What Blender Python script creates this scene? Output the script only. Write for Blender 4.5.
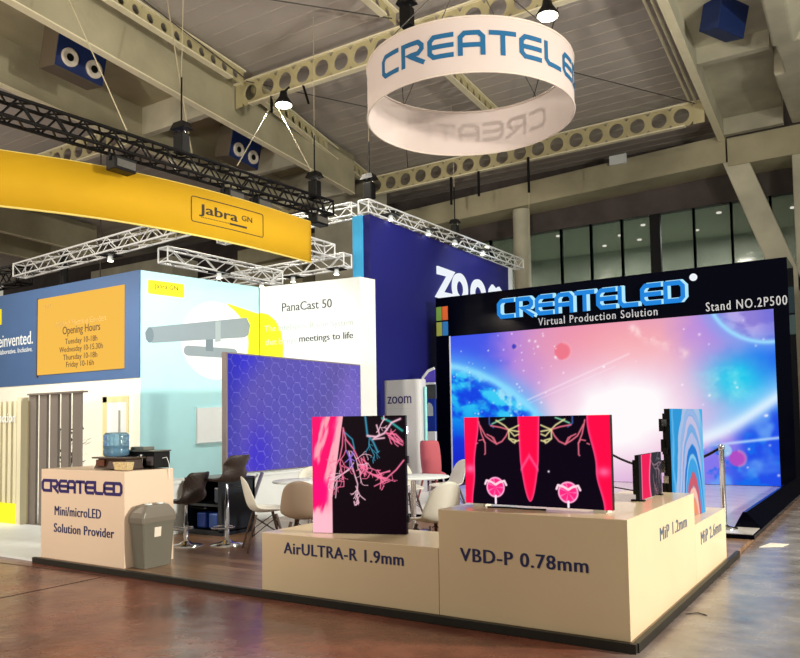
import bpy, bmesh, math, random
import numpy as np
from mathutils import Vector, Matrix
random.seed(4)
for o in list(bpy.data.objects): bpy.data.objects.remove(o)
sc = bpy.context.scene
COL = sc.collection
R = math.radians

# ---------------------------------------------------------------- camera, world, exposure
YAW, PIT, ROL = R(-32.85757), R(3.16169), R(-0.89641)
F_PX, CY = 753.35, 381.24
fw = Vector((math.sin(YAW)*math.cos(PIT), math.cos(YAW)*math.cos(PIT), math.sin(PIT)))
rt0 = Vector((math.cos(YAW), -math.sin(YAW), 0)); up0 = rt0.cross(fw)
rt = rt0*math.cos(ROL) + up0*math.sin(ROL); up = -rt0*math.sin(ROL) + up0*math.cos(ROL)
cd = bpy.data.cameras.new('camera'); cam = bpy.data.objects.new('camera', cd); COL.objects.link(cam)
m = Matrix.Identity(4)
for i in range(3):
    m[i][0], m[i][1], m[i][2] = rt[i], up[i], -fw[i]
m.translation = (0, 0, 1.45)
cam.matrix_world = m
cd.sensor_width = 36; cd.lens = F_PX/800*36; cd.shift_y = (CY-329)/800; cd.clip_start = .05; cd.clip_end = 300
sc.camera = cam
w = bpy.data.worlds.new('hall_air'); sc.world = w; w.use_nodes = True
w.node_tree.nodes['Background'].inputs[0].default_value = (.85, .80, .66, 1)
w.node_tree.nodes['Background'].inputs[1].default_value = 0.5
sc.view_settings.view_transform = 'Standard'; sc.view_settings.look = 'None'
sc.view_settings.gamma = 1; sc.view_settings.use_curve_mapping = False; sc.view_settings.exposure = 0.0

def area(name, loc, target, size, power, col=(1, 1, 1), sy=None, spread=None):
    l = bpy.data.lights.new(name, 'AREA'); l.energy = power; l.color = col; l.size = size
    if sy: l.shape = 'RECTANGLE'; l.size_y = sy
    if spread: l.spread = R(spread)
    o = bpy.data.objects.new(name, l); COL.objects.link(o); o.location = loc
    d = Vector(target)-Vector(loc); o.rotation_euler = d.to_track_quat('-Z', 'Y').to_euler(); return o
def spot(name, loc, target, power, ang=60, col=(1, 1, 1), r=.1, blend=.6):
    l = bpy.data.lights.new(name, 'SPOT'); l.energy = power; l.color = col; l.spot_size = R(ang); l.spot_blend = blend; l.shadow_soft_size = r
    o = bpy.data.objects.new(name, l); COL.objects.link(o); o.location = loc
    d = Vector(target)-Vector(loc); o.rotation_euler = d.to_track_quat('-Z', 'Y').to_euler(); return o
# high bays of the hall, an added low key light, booth spots
area('hall_light', (-5.2, 13, 8.7), (-5.2, 12, 0), .6, 240, (1, .93, .8))
area('hall_light', (-11.7, 13.2, 8.7), (-9.5, 11, 0), .6, 220, (1, .93, .8))
area('hall_light', (7.5, 8.5, 4.6), (-1.4, 7, .5), .8, 1900, (1, .95, .82))  # added key light from the right, set low to brighten upright faces
area('hall_light', (-15, -1, 7), (-8, 6, 0), .8, 560, (1, .84, .68))
# added unseen spots that wash light up to the roof
spot('added_roof_fill', (9, 4, 1.0), (-7, 15, 10), 1500, 75, (1, .93, .80), .4, .8)
spot('added_roof_fill', (-2, -9, 1.5), (-13, 14, 9.5), 7200, 62, (1, .92, .78), .4, .8)
spot('added_roof_fill', (-24, 6, 4.8), (-18, 18, 10), 700, 110, (1, .95, .86), .4, .8)
for gx in (-14, -8.5, -4.5):
    area('gallery_light', (gx, 27.5, 8.1), (gx, 27.5, 0), 1.2, 420, (.95, 1, .93))
spot('wall_spot_light', (-8.7, 7.7, 4.3), (-10.7, 9.9, 1.5), 230, 140, (.95, 1, 1), .3, .9)  # booth light set off the trusses to fill the shaded cyan wall
spot('wall_spot_light', (-8.3, 8.9, 4.4), (-9.5, 11.3, 2.6), 22, 120, (.97, 1, 1), .3, .9)
spot('wall_spot_light', (-13.2, 5.2, 4.6), (-13.2, 8.5, 2.4), 330, 125, (1, 1, .96), .3, .9)
spot('wall_spot_light', (-11.2, 5.2, 4.2), (-11, 8.5, 1.2), 240, 90, (1, 1, .96), .3)
spot('wall_spot_light', (-7.9, 14.5, 6.6), (-9.7, 15.5, 4.0), 60, 110, (.6, .75, 1))
spot('wall_spot_light', (-7.7, 18.5, 6.6), (-9.7, 19, 4.5), 150, 110, (.75, .85, 1))
spot('booth_spot_light', (-3.6, 9.4, 6.0), (-5.2, 7.6, .3), 260, 75, (1, .97, .9))

# ---------------------------------------------------------------- materials
def lin(c):
    return tuple(((v/255)/12.92 if v/255 <= .04045 else ((v/255+.055)/1.055)**2.4) for v in c)
def mat(name, col, rough=.5, metal=0, noise=0, nscale=3, bump=0, bscale=40, coat=0, emit=None, es=1, spec=.5, trans=0, alpha=None):
    m = bpy.data.materials.new(name); m.use_nodes = True; nt = m.node_tree; b = nt.nodes['Principled BSDF']
    c = lin(col); b.inputs['Base Color'].default_value = (*c, 1)
    b.inputs['Roughness'].default_value = rough; b.inputs['Metallic'].default_value = metal
    b.inputs['Specular IOR Level'].default_value = spec
    if coat: b.inputs['Coat Weight'].default_value = coat; b.inputs['Coat Roughness'].default_value = .08
    if trans: b.inputs['Transmission Weight'].default_value = trans
    if alpha is not None: b.inputs['Alpha'].default_value = alpha
    if emit: b.inputs['Emission Color'].default_value = (*lin(emit), 1); b.inputs['Emission Strength'].default_value = es
    tc = nt.nodes.new('ShaderNodeTexCoord')
    n = nt.nodes.new('ShaderNodeTexNoise'); n.inputs['Scale'].default_value = nscale; n.inputs['Detail'].default_value = 6
    nt.links.new(tc.outputs['Object'], n.inputs['Vector'])
    r = nt.nodes.new('ShaderNodeValToRGB'); nz = max(noise, .03)
    r.color_ramp.elements[0].position = .3; r.color_ramp.elements[1].position = .72
    r.color_ramp.elements[0].color = (*[v*(1-nz) for v in c], 1); r.color_ramp.elements[1].color = (*[min(1, v*(1+nz)) for v in c], 1)
    nt.links.new(n.outputs['Fac'], r.inputs['Fac']); nt.links.new(r.outputs['Color'], b.inputs['Base Color'])
    if bump:
        n2 = nt.nodes.new('ShaderNodeTexNoise'); n2.inputs['Scale'].default_value = bscale
        nt.links.new(tc.outputs['Object'], n2.inputs['Vector'])
        bp = nt.nodes.new('ShaderNodeBump'); bp.inputs['Strength'].default_value = bump; bp.inputs['Distance'].default_value = .02
        nt.links.new(n2.outputs['Fac'], bp.inputs['Height']); nt.links.new(bp.outputs['Normal'], b.inputs['Normal'])
    return m
def emission(name, col, s=1):
    m = bpy.data.materials.new(name); m.use_nodes = True; nt = m.node_tree; nt.nodes.remove(nt.nodes['Principled BSDF'])
    e = nt.nodes.new('ShaderNodeEmission'); e.inputs[0].default_value = (*lin(col), 1); e.inputs[1].default_value = s
    nt.links.new(e.outputs[0], nt.nodes['Material Output'].inputs[0]); return m
def screen_mat(name, s=1.0, gloss=.25):
    m = bpy.data.materials.new(name); m.use_nodes = True; nt = m.node_tree; b = nt.nodes['Principled BSDF']
    b.inputs['Base Color'].default_value = (.002, .002, .003, 1); b.inputs['Roughness'].default_value = .5; b.inputs['Specular IOR Level'].default_value = .04
    a = nt.nodes.new('ShaderNodeAttribute'); a.attribute_name = 'picture'
    nt.links.new(a.outputs['Color'], b.inputs['Emission Color']); b.inputs['Emission Strength'].default_value = s
    return m
M = {}
M['pod'] = mat('podium_laminate', (228, 206, 170), .32, noise=.04, nscale=1.2, coat=.3)
M['counter'] = mat('counter_laminate', (228, 204, 180), .4, noise=.03, nscale=1.2)
M['black'] = mat('black_gloss', (2, 3, 14), .12, spec=.06)
M['blackm'] = mat('black_matt', (6, 6, 8), .55, spec=.25)
M['trim'] = mat('edge_trim', (34, 32, 26), .45, metal=.2, noise=.2, nscale=20)
M['darkmetal'] = mat('dark_metal', (16, 16, 18), .45, metal=.4)
M['chrome'] = mat('chrome', (210, 210, 215), .15, metal=1)
M['alu'] = mat('truss_aluminium', (232, 234, 234), .4, metal=.1)
M['blacktruss'] = mat('black_truss_paint', (10, 8, 8), .55, spec=.2)
M['ink'] = mat('dark_blue_vinyl', (34, 42, 92), .4)
M['inkp'] = mat('purple_blue_vinyl', (48, 34, 100), .4)
M['inkpale'] = mat('grey_blue_vinyl', (84, 98, 122), .4)
M['white'] = mat('white_panel', (226, 231, 231), .5)
M['whitep'] = mat('white_plastic', (216, 213, 202), .4)
M['whitep_shaded'] = mat('shaded_white_plastic', (156, 136, 118), .4)  # white chair plastic with its shadow-side shade put into the colour
M['leather'] = mat('brown_leather', (44, 33, 30), .5, noise=.25, nscale=8, bump=.3, bscale=60)
M['wood'] = mat('dark_wood', (62, 40, 28), .5, noise=.2, nscale=20)
M['concrete'] = mat('hall_concrete', (168, 161, 134), .85, noise=.2, nscale=.7, bump=.3, bscale=9)
M['concretel'] = mat('hall_concrete_light', (186, 182, 162), .85, noise=.2, nscale=.9, bump=.3, bscale=9)
M['concreted'] = mat('hall_concrete_dark', (74, 66, 64), .9, noise=.25, nscale=1.4)
M['deck'] = mat('ceiling_deck', (186, 178, 170), .8, noise=.12, nscale=.4)
M['rib'] = mat('ceiling_deck_rib', (188, 180, 170), .8)
M['purlin'] = mat('painted_purlin', (182, 172, 132), .7, noise=.12, nscale=2)
M['purlin_l'] = mat('purlin_flange', (236, 228, 196), .6)
M['cable'] = mat('steel_cable', (70, 66, 60), .6)
M['strap'] = mat('white_sling', (190, 180, 150), .7)
M['blk_plastic'] = mat('black_plastic', (6, 6, 7), .5, spec=.25)
M['speakerblue'] = mat('blue_speaker_paint', (14, 38, 92), .5)
M['horn'] = mat('speaker_horn', (205, 196, 182), .5)
M['yellow'] = mat('yellow_fabric', (214, 166, 4), .8, noise=.07, nscale=.6)
M['yellowb'] = mat('yellow_print', (244, 232, 10), .6)
M['greytext'] = mat('grey_print', (62, 70, 76), .6)
M['palegrey'] = mat('pale_grey_print', (176, 188, 190), .6)
M['orange'] = emission('glowing_orange_panel', (255, 196, 84), .95)
M['orangetext'] = mat('brown_print', (74, 50, 28), .7)
M['bluewall'] = mat('slate_blue_print', (64, 94, 138), .6)
M['cyanwall'] = mat('pale_cyan_print', (176, 226, 232), .6)
M['cream'] = mat('cream_wall', (240, 236, 220), .6)
M['slatgrey'] = mat('grey_slat', (112, 104, 98), .6)
M['slatcream'] = mat('cream_slat', (212, 206, 176), .6)
M['navy'] = mat('navy_fabric', (3, 4, 104), .7, noise=.05, nscale=.3)
M['cyan'] = mat('cyan_lit_fabric', (60, 170, 226), .7)
M['teal'] = mat('teal_panel', (20, 90, 130), .6)
M['binl'] = mat('grey_bin_plastic', (104, 101, 90), .42)
M['bind'] = mat('grey_bin_lid_plastic', (114, 107, 96), .42)
M['water'] = mat('water_bottle_plastic', (150, 196, 224), .08, trans=.75)
M['tissue'] = mat('patterned_card', (214, 190, 140), .7, noise=.35, nscale=60)
M['pink'] = mat('pink_velvet', (176, 84, 96), .8)
M['glass'] = mat('window_glass', (52, 76, 72), .06, alpha=.45)
M['roomwall'] = mat('room_wall', (150, 152, 136), .8)
M['paper'] = mat('paper', (230, 220, 205), .8)
M['lampglow'] = emission('lamp_glow', (255, 250, 225), 12)
M['spotglow'] = emission('spot_glow', (255, 255, 250), 5)
M['downglow'] = emission('down_glow', (255, 250, 235), 2.2)
M['letterblue'] = emission('blue_channel_letter', (36, 134, 222), 1.0)
M['letteredge'] = emission('letter_edge', (178, 232, 255), 1.0)
M['textlit'] = mat('white_vinyl_glow', (176, 178, 186), .5, emit=(190, 190, 200), es=.12)  # vinyl lettering drawn with a faint glow
M['whitelit'] = emission('white_lit_letter', (238, 244, 250), 1.0)
M['ringblue'] = mat('ring_blue_print', (8, 92, 140), .7)
# ring fabric: diffuse and translucent cloth
def fabric():
    m = bpy.data.materials.new('stretch_fabric'); m.use_nodes = True; nt = m.node_tree; b = nt.nodes['Principled BSDF']
    b.inputs['Base Color'].default_value = (*lin((206, 192, 188)), 1); b.inputs['Roughness'].default_value = .9
    tr = nt.nodes.new('ShaderNodeBsdfTranslucent'); tr.inputs[0].default_value = (*lin((240, 226, 220)), 1)
    mx = nt.nodes.new('ShaderNodeMixShader'); mx.inputs[0].default_value = .12
    wv = nt.nodes.new('ShaderNodeTexNoise'); wv.inputs['Scale'].default_value = 2
    bp = nt.nodes.new('ShaderNodeBump'); bp.inputs['Strength'].default_value = .08; nt.links.new(wv.outputs[0], bp.inputs['Height']); nt.links.new(bp.outputs[0], b.inputs['Normal'])
    nt.links.new(b.outputs[0], mx.inputs[1]); nt.links.new(tr.outputs[0], mx.inputs[2]); nt.links.new(mx.outputs[0], nt.nodes['Material Output'].inputs[0]); return m
M['fabric'] = fabric()
def hall_floor():
    m = bpy.data.materials.new('hall_floor'); m.use_nodes = True; nt = m.node_tree; b = nt.nodes['Principled BSDF']; L = nt.links.new
    tc = nt.nodes.new('ShaderNodeTexCoord'); ge = nt.nodes.new('ShaderNodeNewGeometry'); sp = nt.nodes.new('ShaderNodeSeparateXYZ'); L(ge.outputs['Position'], sp.inputs[0])
    n = nt.nodes.new('ShaderNodeTexNoise'); n.inputs['Scale'].default_value = 1.1; n.inputs['Detail'].default_value = 9; n.inputs['Roughness'].default_value = .65; L(tc.outputs['Object'], n.inputs['Vector'])
    r1 = nt.nodes.new('ShaderNodeValToRGB'); L(n.outputs[0], r1.inputs[0])
    e = r1.color_ramp.elements; e[0].position = .32; e[0].color = (*lin((82, 40, 32)), 1); e[1].position = .7; e[1].color = (*lin((150, 92, 72)), 1)
    n2 = nt.nodes.new('ShaderNodeTexNoise'); n2.inputs['Scale'].default_value = 3.2; n2.inputs['Detail'].default_value = 8; L(tc.outputs['Object'], n2.inputs['Vector'])
    r2 = nt.nodes.new('ShaderNodeValToRGB'); L(n2.outputs[0], r2.inputs[0])
    e = r2.color_ramp.elements; e[0].position = .3; e[0].color = (*lin((112, 108, 104)), 1); e[1].position = .75; e[1].color = (*lin((158, 154, 150)), 1)
    ad = nt.nodes.new('ShaderNodeMath'); ad.operation = 'MULTIPLY_ADD'; ad.inputs[1].default_value = .35; L(n.outputs[0], ad.inputs[0]); L(sp.outputs['X'], ad.inputs[2])
    mr = nt.nodes.new('ShaderNodeMapRange'); mr.inputs['From Min'].default_value = -1.65; mr.inputs['From Max'].default_value = -.85; mr.interpolation_type = 'SMOOTHSTEP'; L(ad.outputs[0], mr.inputs[0])  # colour shifts from brown to grey towards the right aisle
    mx = nt.nodes.new('ShaderNodeMix'); mx.data_type = 'RGBA'; L(mr.outputs[0], mx.inputs['Factor']); L(r1.outputs[0], mx.inputs['A']); L(r2.outputs[0], mx.inputs['B'])
    L(mx.outputs['Result'], b.inputs['Base Color'])
    r3 = nt.nodes.new('ShaderNodeMapRange'); r3.inputs['To Min'].default_value = .14; r3.inputs['To Max'].default_value = .36; L(n2.outputs[0], r3.inputs[0]); L(r3.outputs[0], b.inputs['Roughness'])
    n4 = nt.nodes.new('ShaderNodeTexNoise'); n4.inputs['Scale'].default_value = 7; n4.inputs['Detail'].default_value = 4; L(tc.outputs['Object'], n4.inputs['Vector'])
    bp = nt.nodes.new('ShaderNodeBump'); bp.inputs['Strength'].default_value = .3; bp.inputs['Distance'].default_value = .02; L(n4.outputs[0], bp.inputs['Height']); L(bp.outputs[0], b.inputs['Normal'])
    return m
M['floor'] = hall_floor()
def plank_floor():
    m = bpy.data.materials.new('vinyl_planks'); m.use_nodes = True; nt = m.node_tree; b = nt.nodes['Principled BSDF']; L = nt.links.new
    tc = nt.nodes.new('ShaderNodeTexCoord'); mp = nt.nodes.new('ShaderNodeMapping'); L(tc.outputs['Object'], mp.inputs[0])
    br = nt.nodes.new('ShaderNodeTexBrick'); br.inputs['Scale'].default_value = 1; br.inputs['Brick Width'].default_value = 1.2; br.inputs['Row Height'].default_value = .18
    br.inputs['Mortar Size'].default_value = .004; br.inputs['Color1'].default_value = (*lin((164, 128, 98)), 1); br.inputs['Color2'].default_value = (*lin((128, 94, 68)), 1); br.inputs['Mortar'].default_value = (*lin((40, 30, 26)), 1)
    L(mp.outputs[0], br.inputs['Vector'])
    n = nt.nodes.new('ShaderNodeTexNoise'); n.inputs['Scale'].default_value = 5; mp2 = nt.nodes.new('ShaderNodeMapping'); mp2.inputs['Scale'].default_value = (.4, 5, 1); L(tc.outputs['Object'], mp2.inputs[0]); L(mp2.outputs[0], n.inputs[0])
    mx = nt.nodes.new('ShaderNodeMix'); mx.data_type = 'RGBA'; mx.blend_type = 'MULTIPLY'; mx.inputs['Factor'].default_value = .5; L(br.outputs[0], mx.inputs['A']); L(n.outputs[0], mx.inputs['B'])
    L(mx.outputs['Result'], b.inputs['Base Color']); b.inputs['Roughness'].default_value = .3; return m
M['plank'] = plank_floor()
M['stage'] = mat('stage_vinyl', (206, 200, 196), .2, noise=.1, nscale=4)

# ---------------------------------------------------------------- mesh helpers
class MB:
    def __init__(s): s.v = []; s.f = []; s.smooth = []
    def add(s, vs, fs, sm=False):
        o = len(s.v); s.v += [tuple(map(float, v)) for v in vs]; s.f += [tuple(i+o for i in f) for f in fs]; s.smooth += [sm]*len(fs); return s
    def box(s, a, b):
        (x0, y0, z0), (x1, y1, z1) = a, b
        return s.add([(x0,y0,z0),(x1,y0,z0),(x1,y1,z0),(x0,y1,z0),(x0,y0,z1),(x1,y0,z1),(x1,y1,z1),(x0,y1,z1)],
                     [(0,3,2,1),(4,5,6,7),(0,1,5,4),(1,2,6,5),(2,3,7,6),(3,0,4,7)])
    def hexa(s, bot, top):
        return s.add(list(bot)+list(top), [(0,3,2,1),(4,5,6,7),(0,1,5,4),(1,2,6,5),(2,3,7,6),(3,0,4,7)])
    def bar(s, p, q, w, h=None, upv=(0, 0, 1)):
        h = h or w; p = Vector(p); q = Vector(q); d = (q-p).normalized(); u = Vector(upv)
        if abs(d.dot(u)) > .98: u = Vector((1, 0, 0))
        a = d.cross(u).normalized()*w/2; b = d.cross(a).normalized()*h/2
        return s.add([p-a-b, p+a-b, p+a+b, p-a+b, q-a-b, q+a-b, q+a+b, q-a+b], [(0,3,2,1),(4,5,6,7),(0,1,5,4),(1,2,6,5),(2,3,7,6),(3,0,4,7)])
    def tube(s, pts, r, n=8, caps=True):
        pts = [Vector(p) for p in pts]; rs = r if isinstance(r, (list, tuple)) else [r]*len(pts)
        vs = []; prev = None
        for i, p in enumerate(pts):
            d = (pts[min(i+1, len(pts)-1)]-pts[max(i-1, 0)]).normalized()
            if prev is None:
                a = d.cross(Vector((0, 0, 1)));
                if a.length < .05: a = d.cross(Vector((1, 0, 0)))
            else: a = prev - d*prev.dot(d)
            a.normalize(); prev = a; b = d.cross(a)
            for k in range(n):
                t = 2*math.pi*k/n; vs.append(p+(a*math.cos(t)+b*math.sin(t))*rs[i])
        fs = [(i*n+k, i*n+(k+1) % n, (i+1)*n+(k+1) % n, (i+1)*n+k) for i in range(len(pts)-1) for k in range(n)]
        s.add(vs, fs, n > 5)
        if caps:
            s.add(vs[:n], [tuple(range(n))[::-1]]); s.add(vs[-n:], [tuple(range(n))])
        return s
    def lathe(s, c, prof, n=24, axis='z'):
        vs = []
        for (r, z) in prof:
            for k in range(n):
                t = 2*math.pi*k/n; a, b = r*math.cos(t), r*math.sin(t)
                vs.append({'z': (c[0]+a, c[1]+b, c[2]+z), 'x': (c[0]+z, c[1]+a, c[2]+b), 'y': (c[0]+a, c[1]+z, c[2]+b)}[axis])
        fs = [(i*n+k, i*n+(k+1) % n, (i+1)*n+(k+1) % n, (i+1)*n+k) for i in range(len(prof)-1) for k in range(n)]
        s.add(vs, fs, True); s.add(vs[:n], [tuple(range(n))[::-1]]); s.add(vs[-n:], [tuple(range(n))]); return s
    def prism(s, poly, fr, d0, d1):
        """poly in frame fr(u, v, n) -> point, from depth d0 to d1"""
        n = len(poly); vs = [fr(u, v, d0) for u, v in poly]+[fr(u, v, d1) for u, v in poly]
        return s.add(vs, [tuple(range(n))[::-1], tuple(range(n, 2*n))]+[(i, (i+1) % n, n+(i+1) % n, n+i) for i in range(n)])
    def ribbon(s, path, t, fr, d0, d1, closed=False, sub=1):
        """flat stroke of width t along a 2-D path, extruded from d0 to d1"""
        P = [Vector(p) for p in path]
        if sub > 1:
            Q = []
            rng = range(len(P) if closed else len(P)-1)
            for i in rng:
                a, b = P[i], P[(i+1) % len(P)]
                for k in range(sub): Q.append(a.lerp(b, k/sub))
            if not closed: Q.append(P[-1])
            P = Q
        n = len(P); Lf = []; Rt = []
        for i in range(n):
            if closed: a, b = P[i-1], P[(i+1) % n]
            else: a, b = P[max(i-1, 0)], P[min(i+1, n-1)]
            d1_ = (P[i]-a); d2_ = (b-P[i])
            if d1_.length < 1e-9: d1_ = d2_
            if d2_.length < 1e-9: d2_ = d1_
            n1 = Vector((-d1_.y, d1_.x)).normalized(); n2 = Vector((-d2_.y, d2_.x)).normalized()
            mm = (n1+n2); mm = mm.normalized() if mm.length > .2 else n1
            k = min(1/max(mm.dot(n1), .35), 2.2)
            Lf.append(P[i]+mm*k*t/2); Rt.append(P[i]-mm*k*t/2)
        vs = []
        for i in range(n):
            vs += [fr(*Lf[i], d0), fr(*Rt[i], d0), fr(*Rt[i], d1), fr(*Lf[i], d1)]
        fs = []
        for i in range(n if closed else n-1):
            a = 4*i; b = 4*((i+1) % n)
            for k in range(4): fs.append((a+k, a+(k+1) % 4, b+(k+1) % 4, b+k))
        if not closed: fs += [(0, 1, 2, 3), (4*n-1, 4*n-2, 4*n-3, 4*n-4)]
        return s.add(vs, fs)
    def build(s, name, mt, parent=None, bevel=0, seg=2, subd=0, solid=0, local=False):
        me = bpy.data.meshes.new(name); vs = np.array(s.v, float)
        if parent is None:
            lo, hi = vs.min(0), vs.max(0); org = np.array([(lo[0]+hi[0])/2, (lo[1]+hi[1])/2, lo[2]])
        elif local: org = np.zeros(3)
        else:
            org = np.zeros(3); p = parent
            while p: org += np.array(p.location); p = p.parent
        me.from_pydata((vs-org).tolist(), [], s.f); me.materials.append(mt)
        me.polygons.foreach_set('use_smooth', s.smooth); me.update()
        o = bpy.data.objects.new(name, me); COL.objects.link(o)
        if parent is None: o.location = org
        else: o.parent = parent
        bm = bmesh.new(); bm.from_mesh(me); bmesh.ops.recalc_face_normals(bm, faces=bm.faces); bm.to_mesh(me); bm.free()
        if solid:
            k = o.modifiers.new('thickness', 'SOLIDIFY'); k.thickness = solid; k.offset = 0
        if bevel:
            k = o.modifiers.new('bevel', 'BEVEL'); k.width = bevel; k.segments = seg; k.limit_method = 'ANGLE'
        if subd:
            k = o.modifiers.new('sub', 'SUBSURF'); k.levels = k.render_levels = subd
        return o
def frame(o, u=(1, 0, 0), v=(0, 0, 1), n=(0, -1, 0)):
    o, u, v, n = map(Vector, (o, u, v, n))
    return lambda a, b, c=0: o+u*a+v*b+n*c
def front(x, y, z): return frame((x, y, z))                                      # faces the camera side (-Y)
def side(x, y, z): return frame((x, y, z), (0, 1, 0), (0, 0, 1), (1, 0, 0))      # faces +X
def tag(o, label, cat, group=None, kind=None):
    o['label'] = label; o['category'] = cat
    if group: o['group'] = group
    if kind: o['kind'] = kind
    return o
def struct(o, label, cat='wall'):
    return tag(o, label, cat, kind='structure')
def thing(name, loc, label, cat, group=None, rz=0):
    o = bpy.data.objects.new(name, None); o.empty_display_size = .1; COL.objects.link(o); o.location = loc; o.rotation_euler = (0, 0, rz)
    return tag(o, label, cat, group)
def copy_tree(o, parent=None):
    c = o.copy(); COL.objects.link(c); c.parent = parent
    for ch in list(o.children): copy_tree(ch, c)
    return c
def text(name, s, fr, wid, hei, mt, parent, depth=.003, off=.002, bold=0.0, space=1.0, split=False):
    """lettering fitted into wid x hei (hei is the height of the capitals)"""
    cu = bpy.data.curves.new(name, 'FONT'); cu.body = s; cu.size = 1; cu.resolution_u = 3; cu.space_character = space
    t = bpy.data.objects.new(name, cu); COL.objects.link(t); bpy.context.view_layer.update()
    me = bpy.data.meshes.new_from_object(t.evaluated_get(bpy.context.evaluated_depsgraph_get()))
    bpy.data.objects.remove(t)
    vs = np.array([v.co[:] for v in me.vertices]); x0, x1 = vs[:, 0].min(), vs[:, 0].max()
    fs = [tuple(p.vertices) for p in me.polygons]; bpy.data.meshes.remove(me)
    cap = .70 if any(c.isupper() or c.isdigit() or c in 'bdfhklt' for c in s) else .46
    sx = wid/(x1-x0); sy = hei/cap
    # words: clusters of glyphs separated by a wide gap
    lo, hi = {}, {}
    par = list(range(len(vs)))
    def find(i):
        while par[i] != i: par[i] = par[par[i]]; i = par[i]
        return i
    for f in fs:
        for k in f[1:]: par[find(k)] = find(f[0])
    for i in range(len(vs)):
        r_ = find(i); lo[r_] = min(lo.get(r_, 9e9), vs[i, 0]); hi[r_] = max(hi.get(r_, -9e9), vs[i, 0])
    word = {}; w_ = 0; end = None
    for r_ in sorted(lo, key=lo.get):
        if split and end is not None and lo[r_]-end > .15: w_ += 1
        end = hi[r_] if end is None else max(end, hi[r_]); word[r_] = w_
    out = None
    for w in range(w_+1):
        b = MB(); ff = [f for f in fs if word[find(f[0])] == w]
        idx = {v: i for i, v in enumerate(sorted({v for f in ff for v in f}))}
        P = [((vs[v, 0]-x0)*sx, vs[v, 1]*sy) for v in idx]; ff = [tuple(idx[v] for v in f) for f in ff]; n = len(P)
        ed = {}
        for f in ff:
            for i in range(len(f)): k = tuple(sorted((f[i], f[(i+1) % len(f)]))); ed[k] = ed.get(k, 0)+1
        bd = [k for k, c in ed.items() if c == 1]
        for q, dx in enumerate((0,) if not bold else (-bold*sx*.8, bold*sx*.8, 0)):
            e = off+depth+q*.0001
            b.add([fr(u+dx, v, e) for u, v in P], ff)
            b.add([fr(u+dx, v, e) for u, v in P]+[fr(u+dx, v, 0) for u, v in P], [(a, c, c+n, a+n) for a, c in bd])
        out = b.build(name, mt, parent)
    return out

# the squarish wide display alphabet of the stand: strokes in a box of width w, height 1
def glyph(ch, w=1.05, t=.2):
    h = t/2; k = .16; yl, yh, xl, xr = h, 1-h, h, w-h
    C = [(w, yh), (xl+k, yh), (xl, yh-k), (xl, yl+k), (xl+k, yl), (w, yl)]
    if ch == 'C': return [(C, 0)]
    if ch == 'E': return [(C, 0), ([(xl, .5), (w, .5)], 0)]
    if ch == 'R': return [([(xl, 0), (xl, yh), (xr-k, yh), (xr, yh-k), (xr, .5+k*.6), (xr-k, .44), (xl+.28, .44), (w+.02, 0)], 0)]
    if ch == 'A': return [([(xl, 0), (xl, yh-k), (xl+k, yh), (xr-k, yh), (xr, yh-k), (xr, 0)], 0), ([(xl, .42), (xr, .42)], 0)]
    if ch == 'T': return [([(-.02, yh), (w+.02, yh)], 0), ([(w/2, yh), (w/2, 0)], 0)]
    if ch == 'L': return [([(xl, 1), (xl, yl+k), (xl+k, yl), (w, yl)], 0)]
    if ch == 'D': return [([(xl, yl), (xl, yh), (xr-k, yh), (xr, yh-k), (xr, yl+k), (xr-k, yl)], 1)]
def wordmark(b, fr, wid, hei, d0, d1, t=.2, sub=1, gap=.12, grow=0):
    s = 'CREATELED'; w = 1.05; tot = len(s)*w+(len(s)-1)*gap; sx = wid/tot
    for i, ch in enumerate(s):
        x0 = i*(w+gap)
        f2 = lambda u, v, d, x0=x0: fr((x0+u)*sx, v*hei, d)
        for path, cl in glyph(ch, w, t): b.ribbon(path, t+grow, f2, d0, d1, bool(cl), sub)
    return b

def picture(name, fr, W, H, nx, ny, fn, mt, parent):
    """flat screen surface; its picture is computed per vertex"""
    u = np.linspace(0, 1, nx+1); v = np.linspace(0, 1, ny+1); U, V = np.meshgrid(u, v)
    O = np.array(fr(0, 0, 0)); A = np.array(fr(1, 0, 0))-O; B = np.array(fr(0, 1, 0))-O
    org = np.zeros(3); p = parent
    while p: org += np.array(p.location); p = p.parent
    P = O-org+U[..., None]*W*A+V[..., None]*H*B; P = P.reshape(-1, 3)
    i, j = np.meshgrid(np.arange(nx), np.arange(ny)); a = (j*(nx+1)+i).ravel()
    me = bpy.data.meshes.new(name); me.from_pydata(P.tolist(), [], np.stack([a, a+1, a+nx+2, a+nx+1], 1).tolist()); me.materials.append(mt)
    rgb = np.clip(fn(U*W, V*H, W, H), 0, 255)/255.
    rgb = np.where(rgb <= .04045, rgb/12.92, ((rgb+.055)/1.055)**2.4).reshape(-1, 3)
    at = me.color_attributes.new('picture', 'FLOAT_COLOR', 'POINT')
    at.data.foreach_set('color', np.concatenate([rgb, np.ones((len(rgb), 1))], 1).astype(np.float32).ravel())
    o = bpy.data.objects.new(name, me); COL.objects.link(o); o.parent = parent; return o
def mixc(base, col, a): return base*(1-a[..., None])+np.array(col, float)*a[..., None]
def sstep(a, b, x): t = np.clip((x-a)/(b-a), 0, 1); return t*t*(3-2*t)
rng = np.random.RandomState(7)
def vnoise(X, Y, s, seed=0):
    g = np.random.RandomState(seed).rand(64, 64); x = X*s; y = Y*s; xi = np.floor(x).astype(int); yi = np.floor(y).astype(int)
    fx = x-xi; fy = y-yi; fx = fx*fx*(3-2*fx); fy = fy*fy*(3-2*fy)
    G = lambda a, b: g[a % 64, b % 64]
    return (G(xi, yi)*(1-fx)+G(xi+1, yi)*fx)*(1-fy)+(G(xi, yi+1)*(1-fx)+G(xi+1, yi+1)*fx)*fy
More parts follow.
